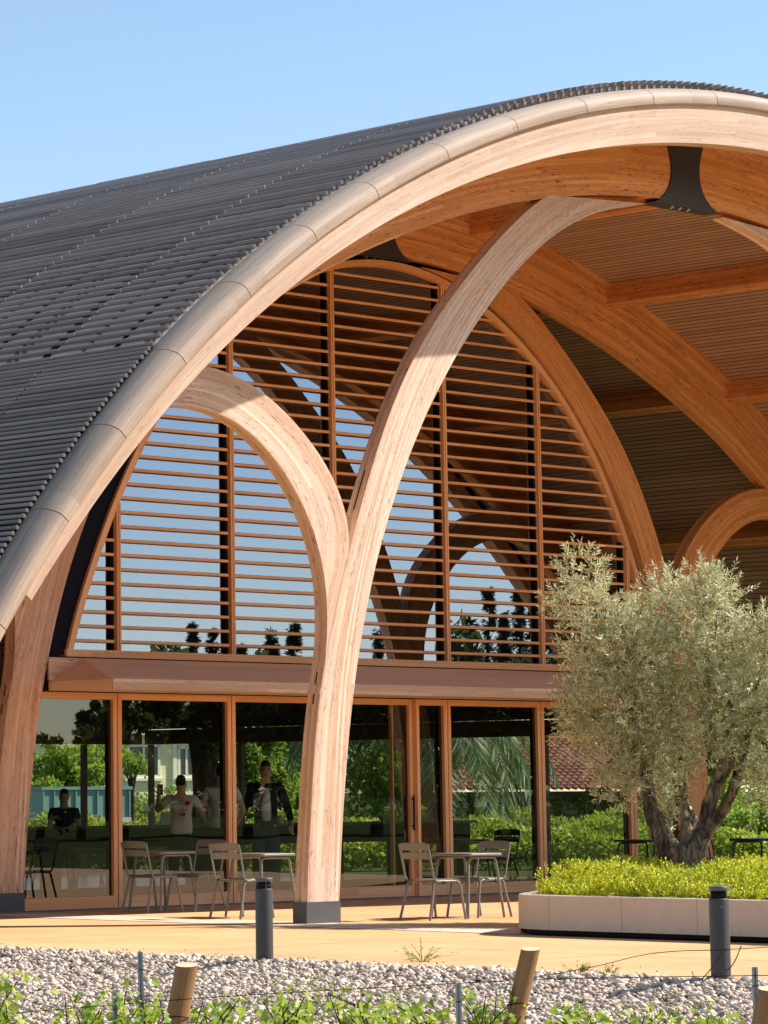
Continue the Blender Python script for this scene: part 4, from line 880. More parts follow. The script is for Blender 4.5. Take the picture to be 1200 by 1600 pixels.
# ================================================================== PEOPLE BEHIND THE GLASS
m_skinp = plain('skin', (.62, .40, .29), .55, .3, var=.06)
m_hair = plain('dark_hair', (.02, .014, .01), .5, .3)
m_tee = plain('white_tee', (.72, .71, .66), .8, .1, var=.05)
m_jacket = plain('dark_jacket', (.02, .022, .03), .7, .2)
m_jeans = plain('dark_jeans', (.03, .045, .10), .8, .1)
m_trous = plain('black_trousers', (.025, .024, .024), .8, .1)
m_shoe = plain('shoe_leather', (.05, .045, .04), .6)
m_red = plain('print_red', (.55, .03, .02), .7, .1, var=.02)
m_ink = plain('print_black', (.02, .02, .02), .7, .1, var=.02)
def skin_obj(name, J, E, mat, parent, sub=2):
    me = bpy.data.meshes.new(name); keys = list(J); ix = {k: i for i, k in enumerate(keys)}
    me.from_pydata([J[k][0] for k in keys], [(ix[a], ix[b]) for a, b in E], []); me.update()
    o = bpy.data.objects.new(name, me); COL.objects.link(o); o.parent = parent
    md = o.modifiers.new('skin', 'SKIN'); md.use_smooth_shade = True; md.branch_smoothing = .3
    if not me.skin_vertices: 
        bm = bmesh.new(); bm.from_mesh(me); bm.verts.layers.skin.verify(); bm.to_mesh(me); bm.free()
    for i, k in enumerate(keys):
        r = J[k][1]; me.skin_vertices[0].data[i].radius = (r, r) if not hasattr(r, '__len__') else r
        me.skin_vertices[0].data[i].use_root = (i == 0)
    s = o.modifiers.new('sub', 'SUBSURF'); s.levels = sub; s.render_levels = sub
    me.materials.append(mat); return o
def person(loc, rz, label, h=1.75, arms=None, top=m_tee, bottom=m_trous, jacket=False, face=True, hair_long=1.0, sleeve=.55):
    """figure facing local -Y"""
    t = empty('person', loc, rz, label, 'person'); s = h / 1.75
    A = arms or {}
    sh = {1: (.175, .01, 1.43), -1: (-.175, .01, 1.43)}
    el = {q: A.get(('el', q), (.23*q, .03, 1.14)) for q in (1, -1)}; wr = {q: A.get(('wr', q), (.24*q, -.03, .90)) for q in (1, -1)}
    hd = {q: A.get(('hd', q), (0, -.02, -1)) for q in (1, -1)}
    sc = lambda p: tuple(c*s for c in p)
    J = {'pelvis': (sc((0, .01, .96)), (.12*s, .085*s)), 'waist': (sc((0, .0, 1.08)), (.125*s, .085*s)), 'chest': (sc((0, .01, 1.27)), (.15*s, .10*s)), 'collar': (sc((0, .015, 1.42)), (.11*s, .075*s)), 'neck': (sc((0, .005, 1.50)), .052*s), 'jaw': (sc((0, -.015, 1.565)), (.062*s, .072*s)), 'skull': (sc((0, .0, 1.65)), (.074*s, .092*s)), 'crown': (sc((0, .01, 1.71)), .05*s)}
    E = [('pelvis', 'waist'), ('waist', 'chest'), ('chest', 'collar'), ('collar', 'neck'), ('neck', 'jaw'), ('jaw', 'skull'), ('skull', 'crown')]
    J['nose'] = (sc((0, -.112, 1.615)), .012*s); J['brow'] = (sc((0, -.085, 1.635)), .022*s); E += [('skull', 'brow'), ('brow', 'nose')]
    for q in (1, -1):
        n = str(q); J['ear' + n] = (sc((.085*q, .01, 1.63)), .016*s); E.append(('skull', 'ear' + n))
        J['sh' + n] = (sc(sh[q]), .062*s); J['el' + n] = (sc(el[q]), .043*s); J['wr' + n] = (sc(wr[q]), .029*s); E += [('collar', 'sh' + n), ('sh' + n, 'el' + n), ('el' + n, 'wr' + n)]
        J['hip' + n] = (sc((.09*q, .01, .86)), .08*s); J['kn' + n] = (sc((.11*q, -.01, .48)), .06*s); J['an' + n] = (sc((.12*q, .03, .09)), .042*s); J['toe' + n] = (sc((.14*q, -.13, .035)), .035*s); E += [('pelvis', 'hip' + n), ('hip' + n, 'kn' + n), ('kn' + n, 'an' + n), ('an' + n, 'toe' + n)]
        W0 = Vector(sc(wr[q])); d = Vector(hd[q]).normalized(); side = d.orthogonal().normalized(); J['pa' + n] = (tuple(W0 + d*.075*s), (.036*s, .018*s)); E.append(('wr' + n, 'pa' + n))
        for k, (off, ln) in enumerate(((-.027, .070), (-.009, .080), (.009, .076), (.027, .060))):
            a = W0 + d*.085*s + side*off*s; m_ = a + d*ln*.55*s; e = m_ + (d*.8 + side.cross(d)*.6).normalized()*ln*.45*s
            J[f'f{k}a{n}'] = (tuple(a), .0095*s); J[f'f{k}b{n}'] = (tuple(m_), .0085*s); J[f'f{k}c{n}'] = (tuple(e), .0075*s); E += [('pa' + n, f'f{k}a{n}'), (f'f{k}a{n}', f'f{k}b{n}'), (f'f{k}b{n}', f'f{k}c{n}')]
        a = W0 + d*.045*s + side*.04*s*q; J['th' + n] = (tuple(a), .011*s); J['tt' + n] = (tuple(a + (d*.7 + side*q*.7)*.05*s), .009*s); E += [('pa' + n, 'th' + n), ('th' + n, 'tt' + n)]
    skin_obj('body', J, E, m_skinp, t)
    f = 1.0
    T = {'w': (sc((0, .01, .865)), (.19*s, .14*s)), 'w2': (sc((0, .0, 1.08)), (.165*s, .115*s)), 'c': (sc((0, .01, 1.27)), (.17*s, .12*s)), 'k': (sc((0, .015, 1.425)), (.115*s, .085*s)), 'n': (sc((0, .01, 1.455)), .07*s)}
    TE = [('w', 'w2'), ('w2', 'c'), ('c', 'k'), ('k', 'n')]
    for q in (1, -1):
        n = str(q); a, b_ = Vector(sc(sh[q])), Vector(sc(el[q])); fr_ = 1.0 if jacket else sleeve; T['s' + n] = (tuple(a), .078*s); e = a + (b_ - a)*fr_; T['e' + n] = (tuple(e), .062*s); TE += [('k', 's' + n), ('s' + n, 'e' + n)]
        if jacket: T['r' + n] = (tuple(b_ + (Vector(sc(wr[q])) - b_)*.93), .045*s); TE.append(('e' + n, 'r' + n))
    shirt = skin_obj('jacket' if jacket else 'tee_shirt', T, TE, m_jacket if jacket else top, t)
    if jacket:
        skin_obj('white_shirt_front', {'a': (sc((0, -.085, .96)), (.075*s, .05*s)), 'b': (sc((0, -.085, 1.2)), (.07*s, .055*s)), 'c': (sc((0, -.065, 1.42)), (.045*s, .035*s))}, [('a', 'b'), ('b', 'c')], top, t)
    Lg = {'p': (sc((0, .01, 1.03)), (.15*s, .11*s)), 'q': (sc((0, .01, .90)), (.165*s, .12*s))}; LE = [('p', 'q')]
    for q in (1, -1): n = str(q); Lg['h' + n] = (sc((.095*q, .01, .80)), .112*s); Lg['k' + n] = (sc((.11*q, -.01, .48)), .078*s); Lg['a' + n] = (sc((.12*q, .03, .10)), .065*s); LE += [('q', 'h' + n), ('h' + n, 'k' + n), ('k' + n, 'a' + n)]
    skin_obj('trousers', Lg, LE, bottom, t)
    for q in (1, -1): skin_obj('shoe', {'a': (sc((.12*q, .05, .045)), .048*s), 'b': (sc((.14*q, -.13, .035)), .042*s)}, [('a', 'b')], m_shoe, t)
    skin_obj('hair', {'a': (sc((0, .045, 1.60)), (.06*s, .05*s)), 'b': (sc((0, .035, 1.66)), (.082*s, .085*s)), 'c': (sc((0, .0, 1.715)), (.07*s, .08*s)), 'd': (sc((0, -.05, 1.71)), (.055*s, .03*s))}, [('a', 'b'), ('b', 'c'), ('c', 'd')], m_hair, t)
    for q in (1, -1):
        b = MB(); c_ = Vector(sc((.032*q, -.083, 1.638))); b.tube([c_ + Vector((-.012, 0, 0)), c_ + Vector((0, -.006, 0)), c_ + Vector((.012, 0, 0))], [.002, .006, .002], 6); b.build('eye', m_ink, t, True)
    b = MB(); c_ = Vector(sc((0, -.090, 1.572))); b.tube([c_ + Vector((-.022, .008, 0)), c_, c_ + Vector((.022, .008, 0))], [.002, .005, .002], 5); b.build('mouth', m_ink, t, True)
    return t, shirt
def ploc(px, Y): 
    r = pixray(px, 1240); t_ = (Y - CAM[1]) / r[1]; p = CAM + r*t_; return (p[0], p[1], .012)
FACE_CAM = math.atan2(-.68, -.73) + math.pi/2         # turn local -Y towards the camera
p2, sh2 = person(ploc(283, 6.3), FACE_CAM + math.pi*.97, 'person seen from behind in printed white tee, raising a phone behind the glass', 1.70, {('el', 1): (.36, -.10, 1.25), ('wr', 1): (.36, -.27, 1.46), ('hd', 1): (0, -.2, 1), ('el', -1): (-.30, -.10, 1.22), ('wr', -1): (-.1, -.27, 1.40), ('hd', -1): (.8, -.2, .5)}, m_tee, m_trous)
ph = empty('phone', (0, 0, 0), 0, 'dark phone held up by the person in the printed tee', 'phone')
c_, s_ = math.cos(p2.rotation_euler[2]), math.sin(p2.rotation_euler[2]); lx, ly, lz = .34, -.32, 1.52
ph.location = (p2.location[0] + c_*lx - s_*ly, p2.location[1] + s_*lx + c_*ly, lz); ph.rotation_euler = (0, 0, p2.rotation_euler[2])
b = MB(); b.box((-.038, -.005, -.075), (.038, .005, .075)); b.build('phone_case', m_gap, ph, True); b = MB(); b.box((-.033, .0052, -.070), (.033, .007, .070)); b.build('screen', m_steel, ph, True)
def text(body, size, loc, mat, parent, xs=1.0):
    cu = bpy.data.curves.new('print_text', 'FONT'); cu.body = body; cu.size = size; cu.extrude = .001; cu.align_x = 'CENTER'; cu.materials.append(mat)
    tmp = bpy.data.objects.new('t', cu); me = bpy.data.meshes.new_from_object(tmp); bpy.data.objects.remove(tmp); o = bpy.data.objects.new('shirt_print', me); COL.objects.link(o); o.parent = parent; o.location = loc; o.rotation_euler = (math.pi/2, 0, math.pi); o.scale = (xs, 1, 1); return o
yb = .145
text('LKK-', .085, (.03, yb, 1.30), m_ink, sh2); text('ConcoMove', .042, (.0, yb, 1.225), m_ink, sh2)
b = MB(); b.tube([(-.105, yb - .004, 1.328), (-.105, yb + .003, 1.328)], .034, 20); b.build('red_dot_print', m_red, sh2, True)
b = MB(); b.box((-.075, yb - .004, 1.155), (.095, yb + .002, 1.20)); b.build('red_label_print', m_red, sh2, True); text('FORTE', .038, (.01, yb + .004, 1.165), m_tee, sh2)
text('maison - atelier', .026, (.0, yb, 1.12), m_ink, sh2); text('sud ouest', .022, (.0, yb, 1.085), m_ink, sh2)
person(ploc(346, 6.45), FACE_CAM + math.pi, 'person in plain white tee seen from behind beside a window post', 1.83, {('el', 1): (.29, .03, 1.16), ('wr', 1): (.18, -.12, .98), ('hd', 1): (-.6, -.6, -.2), ('el', -1): (-.29, .03, 1.16), ('wr', -1): (-.18, -.12, .98), ('hd', -1): (.6, -.6, -.2)}, m_tee, m_trous)
person(ploc(415, 6.7), FACE_CAM + .1, 'person in open dark jacket over white shirt, one hand at the chin', 1.90, {('el', -1): (-.24, -.16, 1.18), ('wr', -1): (-.06, -.17, 1.40), ('hd', -1): (.25, 0, 1), ('el', 1): (.28, .06, 1.16), ('wr', 1): (.33, -.04, .95)}, m_tee, m_jeans, True)
person((ploc(100, 9.2)[0], 9.2, -.12), FACE_CAM, 'person in dark top half hidden behind the counter, leftmost of the people', 1.66, {('el', -1): (-.22, -.08, 1.14), ('wr', -1): (-.08, -.24, 1.06), ('hd', -1): (.7, -.5, 0), ('el', 1): (.22, -.08, 1.14), ('wr', 1): (.08, -.24, 1.06), ('hd', 1): (-.7, -.5, 0)}, m_jacket, m_trous)

# indoor fittings
ct = empty('service_counter', (AX, 8.6, .012), 0, 'long dark service counter inside, running behind all the lower windows', 'counter')
b = MB(); b.box((AX - 6.5, 8.4, .72), (AX + 5.0, 8.8, .98)); b.build('front_panel', m_gap, ct)
for q in range(9):
    b = MB(); b.box((AX - 6.45 + q*1.42, 8.42, .012), (AX - 6.37 + q*1.42, 8.78, .719)); b.build('leg', m_gap, ct)
b = MB(); b.box((AX - 6.4, 8.55, .012), (AX + 4.9, 8.59, .16)); b.build('kick_board', m_gap, ct); b = MB(); b.box((AX - 6.6, 8.33, .981), (AX + 5.1, 8.87, 1.02)); b.build('worktop', m_darkchair, ct)
for px, lab in ((258, 'small white card standing on the counter left of the printed tee'), (437, 'white coffee cup on the counter beside the dark jacket')):
    p = ploc(px, 8.5); b = MB()
    if px == 258: b.box((p[0] - .12, 8.46, 1.021), (p[0] + .12, 8.475, 1.20)); tag(b.build('menu_card', m_white), lab, 'card')
    else: b.tube([(p[0], 8.5, 1.021), (p[0], 8.5, 1.05), (p[0], 8.5, 1.13)], [.035, .042, .046], 14); tag(b.build('coffee_cup', m_white), lab, 'cup')
it = copy_tree(dt, (ploc(112, 6.7)[0], 6.7, .014), 0, 'dark table indoors behind the leftmost window', 'indoor tables'); 
copy_tree(dt, (10.1, 6.8, .014), 0, 'dark table indoors behind the window with the palm', 'indoor tables')
copy_tree(dc, (ploc(158, 6.9)[0], 6.9, .014), math.pi, 'dark chair indoors at the table behind the leftmost window', 'indoor chairs'); copy_tree(dc, (9.4, 6.9, .014), 0, 'dark chair indoors left of the table behind the palm window', 'indoor chairs'); copy_tree(dc, (10.9, 6.7, .014), math.pi, 'dark chair indoors right of the table behind the palm window', 'indoor chairs')

# ================================================================== SURROUNDINGS (things the glass shows or mirrors, some trees added to darken it)
m_cream = plain('cream_render', (.88, .82, .50), .85, .1, var=.06, scale=30); m_trim = plain('pale_trim', (.9, .88, .70), .7, .2, var=.04)
m_pane = plain('dim_window_pane', (.08, .09, .07), .15, .6); m_teal = plain('teal_painted_metal', (.20, .34, .295), .5, .4, var=.15); m_tile = plain('terracotta_roof_tile', (.60, .26, .14), .75, .2, var=.35, scale=5)
m_tiles = ceiling_mat('terracotta_tiles', (.50, .26, .17), (.30, .14, .09), 1.0); m_ochre = plain('ochre_wall', (.42, .36, .24), .85, .1)
def mat_of(p): return p
def crown_pts(c, rx, rz, n, rough=.6, seed=0, holes=.35):
    r = np.random.default_rng(seed + 5); P = []
    nb = 26; B = [(c + np.array([r.normal(0, .5)*rx, r.normal(0, .5)*rx, r.normal(0, .48)*rz]), r.uniform(.22, .45)) for _ in range(nb)]
    k = n // nb
    for cb, s in B:
        v = r.normal(size=(k, 3)); v /= np.linalg.norm(v, axis=1, keepdims=True); v *= (r.uniform(.3, 1, (k, 1))**.5); P.append(cb + v*np.array([rx*s, rx*s, rz*s]))
    P = np.concatenate(P); D = r.normal(size=(len(P), 3)) + np.array([0, 0, .2]); return P, D
def tree(name, loc, h, cz, rx, rz, n, leaf, mat, label, trunk_r=.12, group=None, seed=1, aspect=.6):
    t = empty(name, (loc[0], loc[1], -.04), 0, label, 'tree', group); random.seed(seed)
    P, D = crown_pts(np.array([loc[0], loc[1], cz]), rx, rz, n, seed=seed); L = leaf*RNG.uniform(.6, 1.3, len(P)); leaf_mesh('crown', P, D, L, L*aspect, mat, t, .2)
    limb('trunk', [(loc[0], loc[1], -.1), (loc[0] + .05, loc[1], cz*.45), (loc[0] - .06, loc[1] + .03, cz)], [trunk_r, trunk_r*.75, trunk_r*.35], m_bark2, t, .08, 10)
    for k in range(4):
        a = k*1.6 + seed; limb('branch', [(loc[0], loc[1], cz*.5), (loc[0] + math.cos(a)*rx*.3, loc[1] + math.sin(a)*rx*.3, cz*.8), (loc[0] + math.cos(a)*rx*.65, loc[1] + math.sin(a)*rx*.65, cz + rz*.2)], [trunk_r*.5, trunk_r*.3, trunk_r*.1], m_bark2, t, .05, 6)
    return t
def zpx(y, px, D): return float(at(px, y, D)[2])
GTR = 'trees beyond the pavilion'
specs = [ # px, D, y_top, y_bottom, rx(px), mat, leaf, n, label
 (88, 134, 1165, 1240, 46, m_treelit, .22, 3000, 'bushy light green tree seen through the leftmost lower window'),
 (150, 138, 1160, 1215, 34, m_treelit, .22, 2400, 'light green tree seen through the glass right of the leftmost person'),
 (206, 128, 1172, 1212, 16, m_treelit, .10, 1000, 'small light green branch tree in front of the cream house'),
 (385, 74, 1130, 1290, 34, m_tree, .13, 3600, 'dense green tree seen through glass left of the person in the dark jacket'),
 (440, 84, 1120, 1290, 42, m_treelit, .13, 4200, 'light green tree seen through glass right of the person in the dark jacket'),
 (560, 88, 1130, 1290, 44, m_tree, .13, 4200, 'green tree seen through glass just right of the central column'),
 (610, 76, 1170, 1300, 36, m_treelit, .12, 3400, 'light green tree seen through the wide sliding door'),
 (500, 86, 1120, 1290, 40, m_tree, .13, 3600, 'green tree hidden behind the central column, beyond the pavilion')]
for i, (px, D, yt, yb_, rp, mt, lf, n, lab) in enumerate(specs):
    p = at(px, 1240, D); z1, z0_ = zpx(yt, px, D), zpx(yb_, px, D); s = D / F
    tree('broadleaf_tree', p, z1, (z1+z0_)/2, rp*s*1.5, (z1-z0_)/2*1.15, int(n*1.6), lf*1.15, mt, lab, .12, GTR, i + 3)
# tree belt added off to the right, darkening the mirrored pane tops
nm = ['first', 'second', 'third', 'fourth', 'fifth', 'sixth', 'seventh']
for i, (px, yt, rp) in enumerate(((285, 1056, 62), (385, 1046, 66), (490, 1052, 66), (590, 1040, 66), (690, 1050, 66), (800, 1036, 70), (920, 1046, 80))):
    p = mir(px, 1240, 118); s = 118 / F; z1, z0_ = zpx(yt, px, 118), zpx(1235, px, 118)
    tree('added_mirror_tree', p, z1, (z1 + z0_)/2, rp*s*1.25, (z1 - z0_)/2*1.15, 3800, .42, m_canop, f'broad brownish tree added to darken reflections at the top of the lower windows, {nm[i]} from the left', .2, 'trees added to darken reflections in the lower windows', 60 + i)
for i, (px, yt, rp, lab) in enumerate(((1010, 1075, 60, 'tall green tree beyond the terrace, seen through the left half of the olive crown'), (1095, 1040, 66, 'tall green tree beyond the terrace, seen through the middle of the olive crown'), (1190, 1050, 70, 'tall green tree beyond the terrace at the right edge of the picture'))):
    p = at(px, 1240, 98); s = 98 / F; z1, z0_ = zpx(yt, px, 98), zpx(1225, px, 98)
    tree('terrace_edge_tree', p, z1, (z1 + z0_)/2, rp*s*1.2, (z1 - z0_)/2*1.15, 4200, .26, m_tree, lab, .16, 'tall trees beyond the terrace', 80 + i)
for px, yt, lab in ((62, 1150, 'low dark tree added to darken reflections in the leftmost window, left one of three'), (125, 1158, 'low dark tree added to darken reflections in the leftmost window, middle one of three'), (190, 1146, 'low dark tree added to darken reflections at the first window post, right one of three')):  # low trees added out of view, blocking the mirrored sky haze
    p = mir(px, 1240, 110); s = 110 / F; z1, z0_ = zpx(yt, px, 110), zpx(1262, px, 110)
    tree('added_mirror_tree', p, z1, (z1 + z0_)/2, 46*s*1.25, (z1 - z0_)/2*1.15, 2600, .32, m_canop, lab, .16, 'low trees added to darken the leftmost window', 90 + px)
# the big tree with a heavy trunk and brown-green canopy
p = at(322, 1240, 66); big = empty('big_tree', (p[0], p[1], -.04), 0, 'big tree with a thick brown trunk behind the person in plain white tee', 'tree')
s = 66 / F; limb('trunk', [(p[0], p[1], -.2), at(322, 1250, 66), at(316, 1190, 66), at(306, 1130, 66)], [.30, .27, .24, .22], m_bark2, big, .1, 14)
P_, D_ = [], []
for cx, cy, rx, ry, n in ((300, 1105, 62, 26, 3600), (345, 1120, 40, 26, 2200), (248, 1105, 40, 22, 1800), (215, 1128, 20, 14, 700), (345, 1140, 34, 40, 1600)):
    c0 = at(cx, cy, 66); a, d = crown_pts(c0, rx*s, ry*s, n, seed=cx); P_.append(a); D_.append(d)
P_, D_ = np.concatenate(P_), np.concatenate(D_); L = .10*RNG.uniform(.6, 1.3, len(P_)); leaf_mesh('crown', P_, D_, L, L*.5, m_canop, big)
# conifers: a few straight behind the building, a row off to the right that the gable glass mirrors
cs_ = [(128, 190, 1112, 17, 1), (150, 190, 1094, 15, 1), (170, 195, 1104, 14, 1), (300, 200, 972, 40, 1), (335, 205, 985, 30, 1), (425, 210, 985, 34, 1), (460, 205, 975, 36, 1), (590, 215, 985, 26, 1), (735, 205, 965, 36, 1), (765, 210, 918, 34, 1), (790, 205, 958, 30, 1), (815, 212, 920, 34, 1), (838, 205, 940, 30, 1), (870, 208, 935, 34, 1), (195, 198, 1075, 22, 1), (250, 204, 1040, 34, 1), (380, 212, 1010, 34, 1), (510, 206, 1020, 34, 1), (640, 206, 1000, 34, 1), (700, 208, 990, 26, 1), (905, 205, 950, 34, 1), (945, 212, 960, 34, 1)]
ORD = ['first', 'second', 'third', 'fourth', 'fifth', 'sixth', 'seventh', 'eighth', 'ninth', 'tenth', 'eleventh', 'twelfth', 'thirteenth', 'fourteenth', 'fifteenth', 'sixteenth', 'seventeenth', 'eighteenth', 'nineteenth', 'twentieth', 'twenty-first', 'twenty-second', 'twenty-third', 'twenty-fourth', 'twenty-fifth']
ordm = sorted([c[0] for c in cs_ if c[4]])
for i, (px, D, yt, wpx, mm) in enumerate(cs_):
    p = mir(px, 1240, D) if mm else at(px, 1240, D); zt_ = float(at(px, yt, D)[2]); s = D / F
    lab = f'tall dark conifer mirrored in the glass, {ORD[ordm.index(px)]} from the left' if mm else ('dark conifer through the leftmost window, ' + ['left', 'tallest, middle', 'right'][i] + ' one of three')
    t = empty('conifer', (p[0], p[1], -.04), 0, lab, 'tree', 'tall conifers mirrored in the gable' if mm else 'conifers behind the leftmost window')
    nb = 230; ub = RNG.random(nb)**.9; ab = RNG.uniform(0, 6.28, nb); Lb = (wpx*s*1.1*(1 - ub)**.95 + .12)*RNG.uniform(.45, 1.15, nb); k = 24; f = RNG.random((nb, k))
    bx_ = p[0] + np.cos(ab)[:, None]*Lb[:, None]*f; by_ = p[1] + np.sin(ab)[:, None]*Lb[:, None]*f; bz_ = (zt_*(.04 + .96*ub))[:, None] - .22*Lb[:, None]*f + .25*Lb[:, None]*f*f
    Pp = np.stack([bx_, by_, bz_], -1).reshape(-1, 3) + RNG.normal(0, .07, (nb*k, 3)); n = len(Pp); Dd = np.stack([np.repeat(np.cos(ab), k), np.repeat(np.sin(ab), k), np.full(n, -.15)], 1) + RNG.normal(0, .5, (n, 3)); L = RNG.uniform(.15, .42, n); leaf_mesh('crown', Pp, Dd, L, L*.3, m_conif, t)
    limb('trunk', [(p[0], p[1], -.1), (p[0], p[1], zt_*.5), (p[0], p[1], zt_*.97)], [.25, .15, .03], m_bark2, t, .05, 8)
# palms
def palm(px, py, D, R_, n, lab, seed):
    random.seed(seed); c0 = np.array(at(px, py, D)); t = empty('palm_tree', (c0[0], c0[1], -.04), 0, lab, 'palm')
    limb('trunk', [(c0[0], c0[1], -.1), (c0[0], c0[1], c0[2]*.5), (c0[0], c0[1], c0[2])], [.30, .27, .24], m_bark2, t, .1, 14)
    Ps, Ds, Ls, Rl = [], [], [], []; st = MB()
    for k in range(n):
        a = k*2.39996; el_ = random.uniform(-.25, 1.25); L_ = R_*random.uniform(.85, 1.1); d = np.array([math.cos(a)*math.cos(el_), math.sin(a)*math.cos(el_), math.sin(el_)]); p = c0.copy(); path = [p.copy()]; m_ = 16; v = d.copy()
        for j in range(m_): v = v + np.array([0, 0, -.085 - .009*j]); v /= np.linalg.norm(v); p = p + v*L_/m_; path.append(p.copy())
        st.tube(path, [.022*(1 - .8*j/m_) for j in range(m_+1)], 4, 0, False)
        for j in range(2, m_):
            t0 = path[j+1] - path[j]; t0 /= np.linalg.norm(t0); sd = np.cross(t0, [0, 0, 1]); sd /= np.linalg.norm(sd) + 1e-6
            for q in range(5):
                for s in (1, -1): Ps.append(path[j] + (path[j+1]-path[j])*q/5); Ds.append(sd*s*.8 + t0*.75 + np.array([0, 0, -.45])); Ls.append(.42*math.sin(math.pi*(j + q/5)/(m_+1.5))**.6 * R_/2.4)
    Ls = np.array(Ls); leaf_mesh('fronds', np.array(Ps), np.array(Ds), Ls, np.full(len(Ls), .030), m_palm, t, .1); st.build('rachises', m_palm, t)
palm(655, 1106, 78, 4.1, 84, 'date palm beyond the sliding door, fronds drooping over the tiled roof', 2)
# houses
def wall_frame(px0, px1, D0, D1):
    a, c_ = np.array(at(px0, 1240, D0)), np.array(at(px1, 1240, D1)); a[2] = c_[2] = 0; u = (c_ - a); L = np.linalg.norm(u); u /= L; nrm = np.array([-u[1], u[0], 0]); cen = CAM - (a + c_)/2; cen[2] = 0
    if nrm.dot(cen) < 0: nrm = -nrm
    return a, u, nrm, L
def slab(mb, a, u, nrm, s0, s1, z0, z1, d0, d1):
    V = [a + u*s + nrm*d + np.array([0, 0, z]) for d in (d0, d1) for z in (z0, z1) for s in (s0, s1)]
    for f in ((0, 1, 3, 2), (4, 6, 7, 5), (0, 4, 5, 1), (2, 3, 7, 6), (0, 2, 6, 4), (1, 5, 7, 3)): mb.face([V[i] for i in f])
D = 150; a, u, nrm, L = wall_frame(150, 345, D, D + 3.4); zl = lambda y, px: zpx(y, px, D)
ho = empty('cream_house', tuple(a), 0, 'cream rendered house with white-framed windows seen through the second lower window', 'house')
b = MB(); slab(b, a, u, nrm, 0, L, -.1, zl(1148, 240), -6, 0); b.build('wall', m_cream, ho)
b = MB(); slab(b, a, u, nrm, -.5, L + .5, zl(1148, 240), zl(1143, 240), -6.4, .5); rf = b.build('eaves', m_trim, ho)
for px0, px1, y0, y1 in ((197, 248, 1162, 1212), (276, 303, 1165, 1212), (316, 340, 1166, 1212)):
    sa, sb = (px0 - 150)/195*L, (px1 - 150)/195*L; z0_, z1_ = zl(y1, 240), zl(y0, 240); b = MB()
    for q in ((sa, sa + .12, z0_, z1_), (sb - .12, sb, z0_, z1_), (sa, sb, z0_ - .10, z0_ + .04), (sa, sb, z1_ - .12, z1_), ((sa+sb)/2 - .05, (sa+sb)/2 + .05, z0_, z1_)): slab(b, a, u, nrm, q[0], q[1], q[2], q[3], .02, .10)
    slab(b, a, u, nrm, sa - .15, sb + .15, z0_ - .22, z0_ - .10, 0, .18); wf = b.build('window', m_trim, ho)
    b = MB(); slab(b, a, u, nrm, sa + .1, sb - .1, z0_, z1_ - .1, .001, .04); b.build('pane', m_pane, wf)
b = MB(); slab(b, a, u, nrm, 118/195*L, 124/195*L, -.1, zl(1148, 240), 0, .12); b.build('pilaster', m_trim, ho)
# low hedge in front of it
D = 130; P_, D_ = crown_pts(np.array(at(225, 1262, D)), 1.6, .55, 2600, seed=9); L_ = .16*RNG.uniform(.6, 1.3, len(P_)); hd_ = leaf_mesh('rounded_bush', P_, D_, L_, L_*.6, m_treelit); tag(hd_, 'rounded light green bush below the cream house', 'bush')
# teal container
D = 120; a, u, nrm, L = wall_frame(66, 204, D, D + 1.8); zl = lambda y: zpx(y, 130, D)
co_ = empty('teal_container', tuple(a), 0, 'long teal ribbed metal container behind the leftmost person', 'container')
b = MB(); slab(b, a, u, nrm, 0, L, zl(1277), zl(1234), -1.8, 0)
for k in range(9): slab(b, a, u, nrm, L*k/8.2, L*k/8.2 + .05, zl(1277), zl(1234), 0, .06)
b.build('body', m_teal, co_); b = MB(); slab(b, a, u, nrm, -.05, L + .05, zl(1234), zl(1229), -1.85, .08); b.build('top_rail', m_teal, co_)
b = MB(); slab(b, a, u, nrm, 0, L, zl(1286), zl(1278), -1.8, .05); b.build('bottom_rail', m_white, co_); b = MB(); slab(b, a, u, nrm, .3, .6, -.1, zl(1286), -1.5, -.1); b.build('foot', m_gap, co_); b = MB(); slab(b, a, u, nrm, L - .6, L - .3, -.1, zl(1286), -1.5, -.1); b.build('foot', m_gap, co_)
# tiled house with ivy
D = 88; a, u, nrm, L = wall_frame(672, 1060, D, D + 3.8); zl = lambda y: zpx(y, 800, D)
th = empty('tiled_house', tuple(a), 0, 'low ochre building with terracotta tiled roof seen right of the sliding door', 'house')
b = MB(); slab(b, a, u, nrm, 0, L, -.1, zl(1240), -5, 0); b.build('wall', m_ochre, th)
b = MB(); slab(b, a, u, nrm, -.3, L + .3, zl(1243), zl(1237), -.2, .5); b.build('gutter', m_gap, th)
z0_, z1_ = zl(1238), zl(1150); cols = int((L + .6)/.21); rows = 17; P = []; depth = 4.0
for r in range(rows*2 + 1):
    f = (r//2 + (r % 2))/rows if r % 2 else (r//2)/rows; lift = .045 if r % 2 == 0 else 0.0; row = []
    for c_ in range(cols*4 + 1):
        ph_ = (c_ % 4)/4; row.append(a + u*(-.3 + c_*.0525) + nrm*(.45 - f*depth) + np.array([0, 0, z0_ + (z1_ - z0_)*f + lift + .08*abs(math.sin(math.pi*ph_))]))
    P.append(row)
b = MB(); b.grid(P, [[(c_*.25, r*.5) for c_ in range(cols*4 + 1)] for r in range(len(P))], 0, False); b.build('roof', m_tiles, th)
b = MB(); slab(b, a, u, nrm, -.3, L + .3, z1_ - .05, z1_ + .12, -depth + .3, -depth + .6); b.build('ridge', m_tile, th)
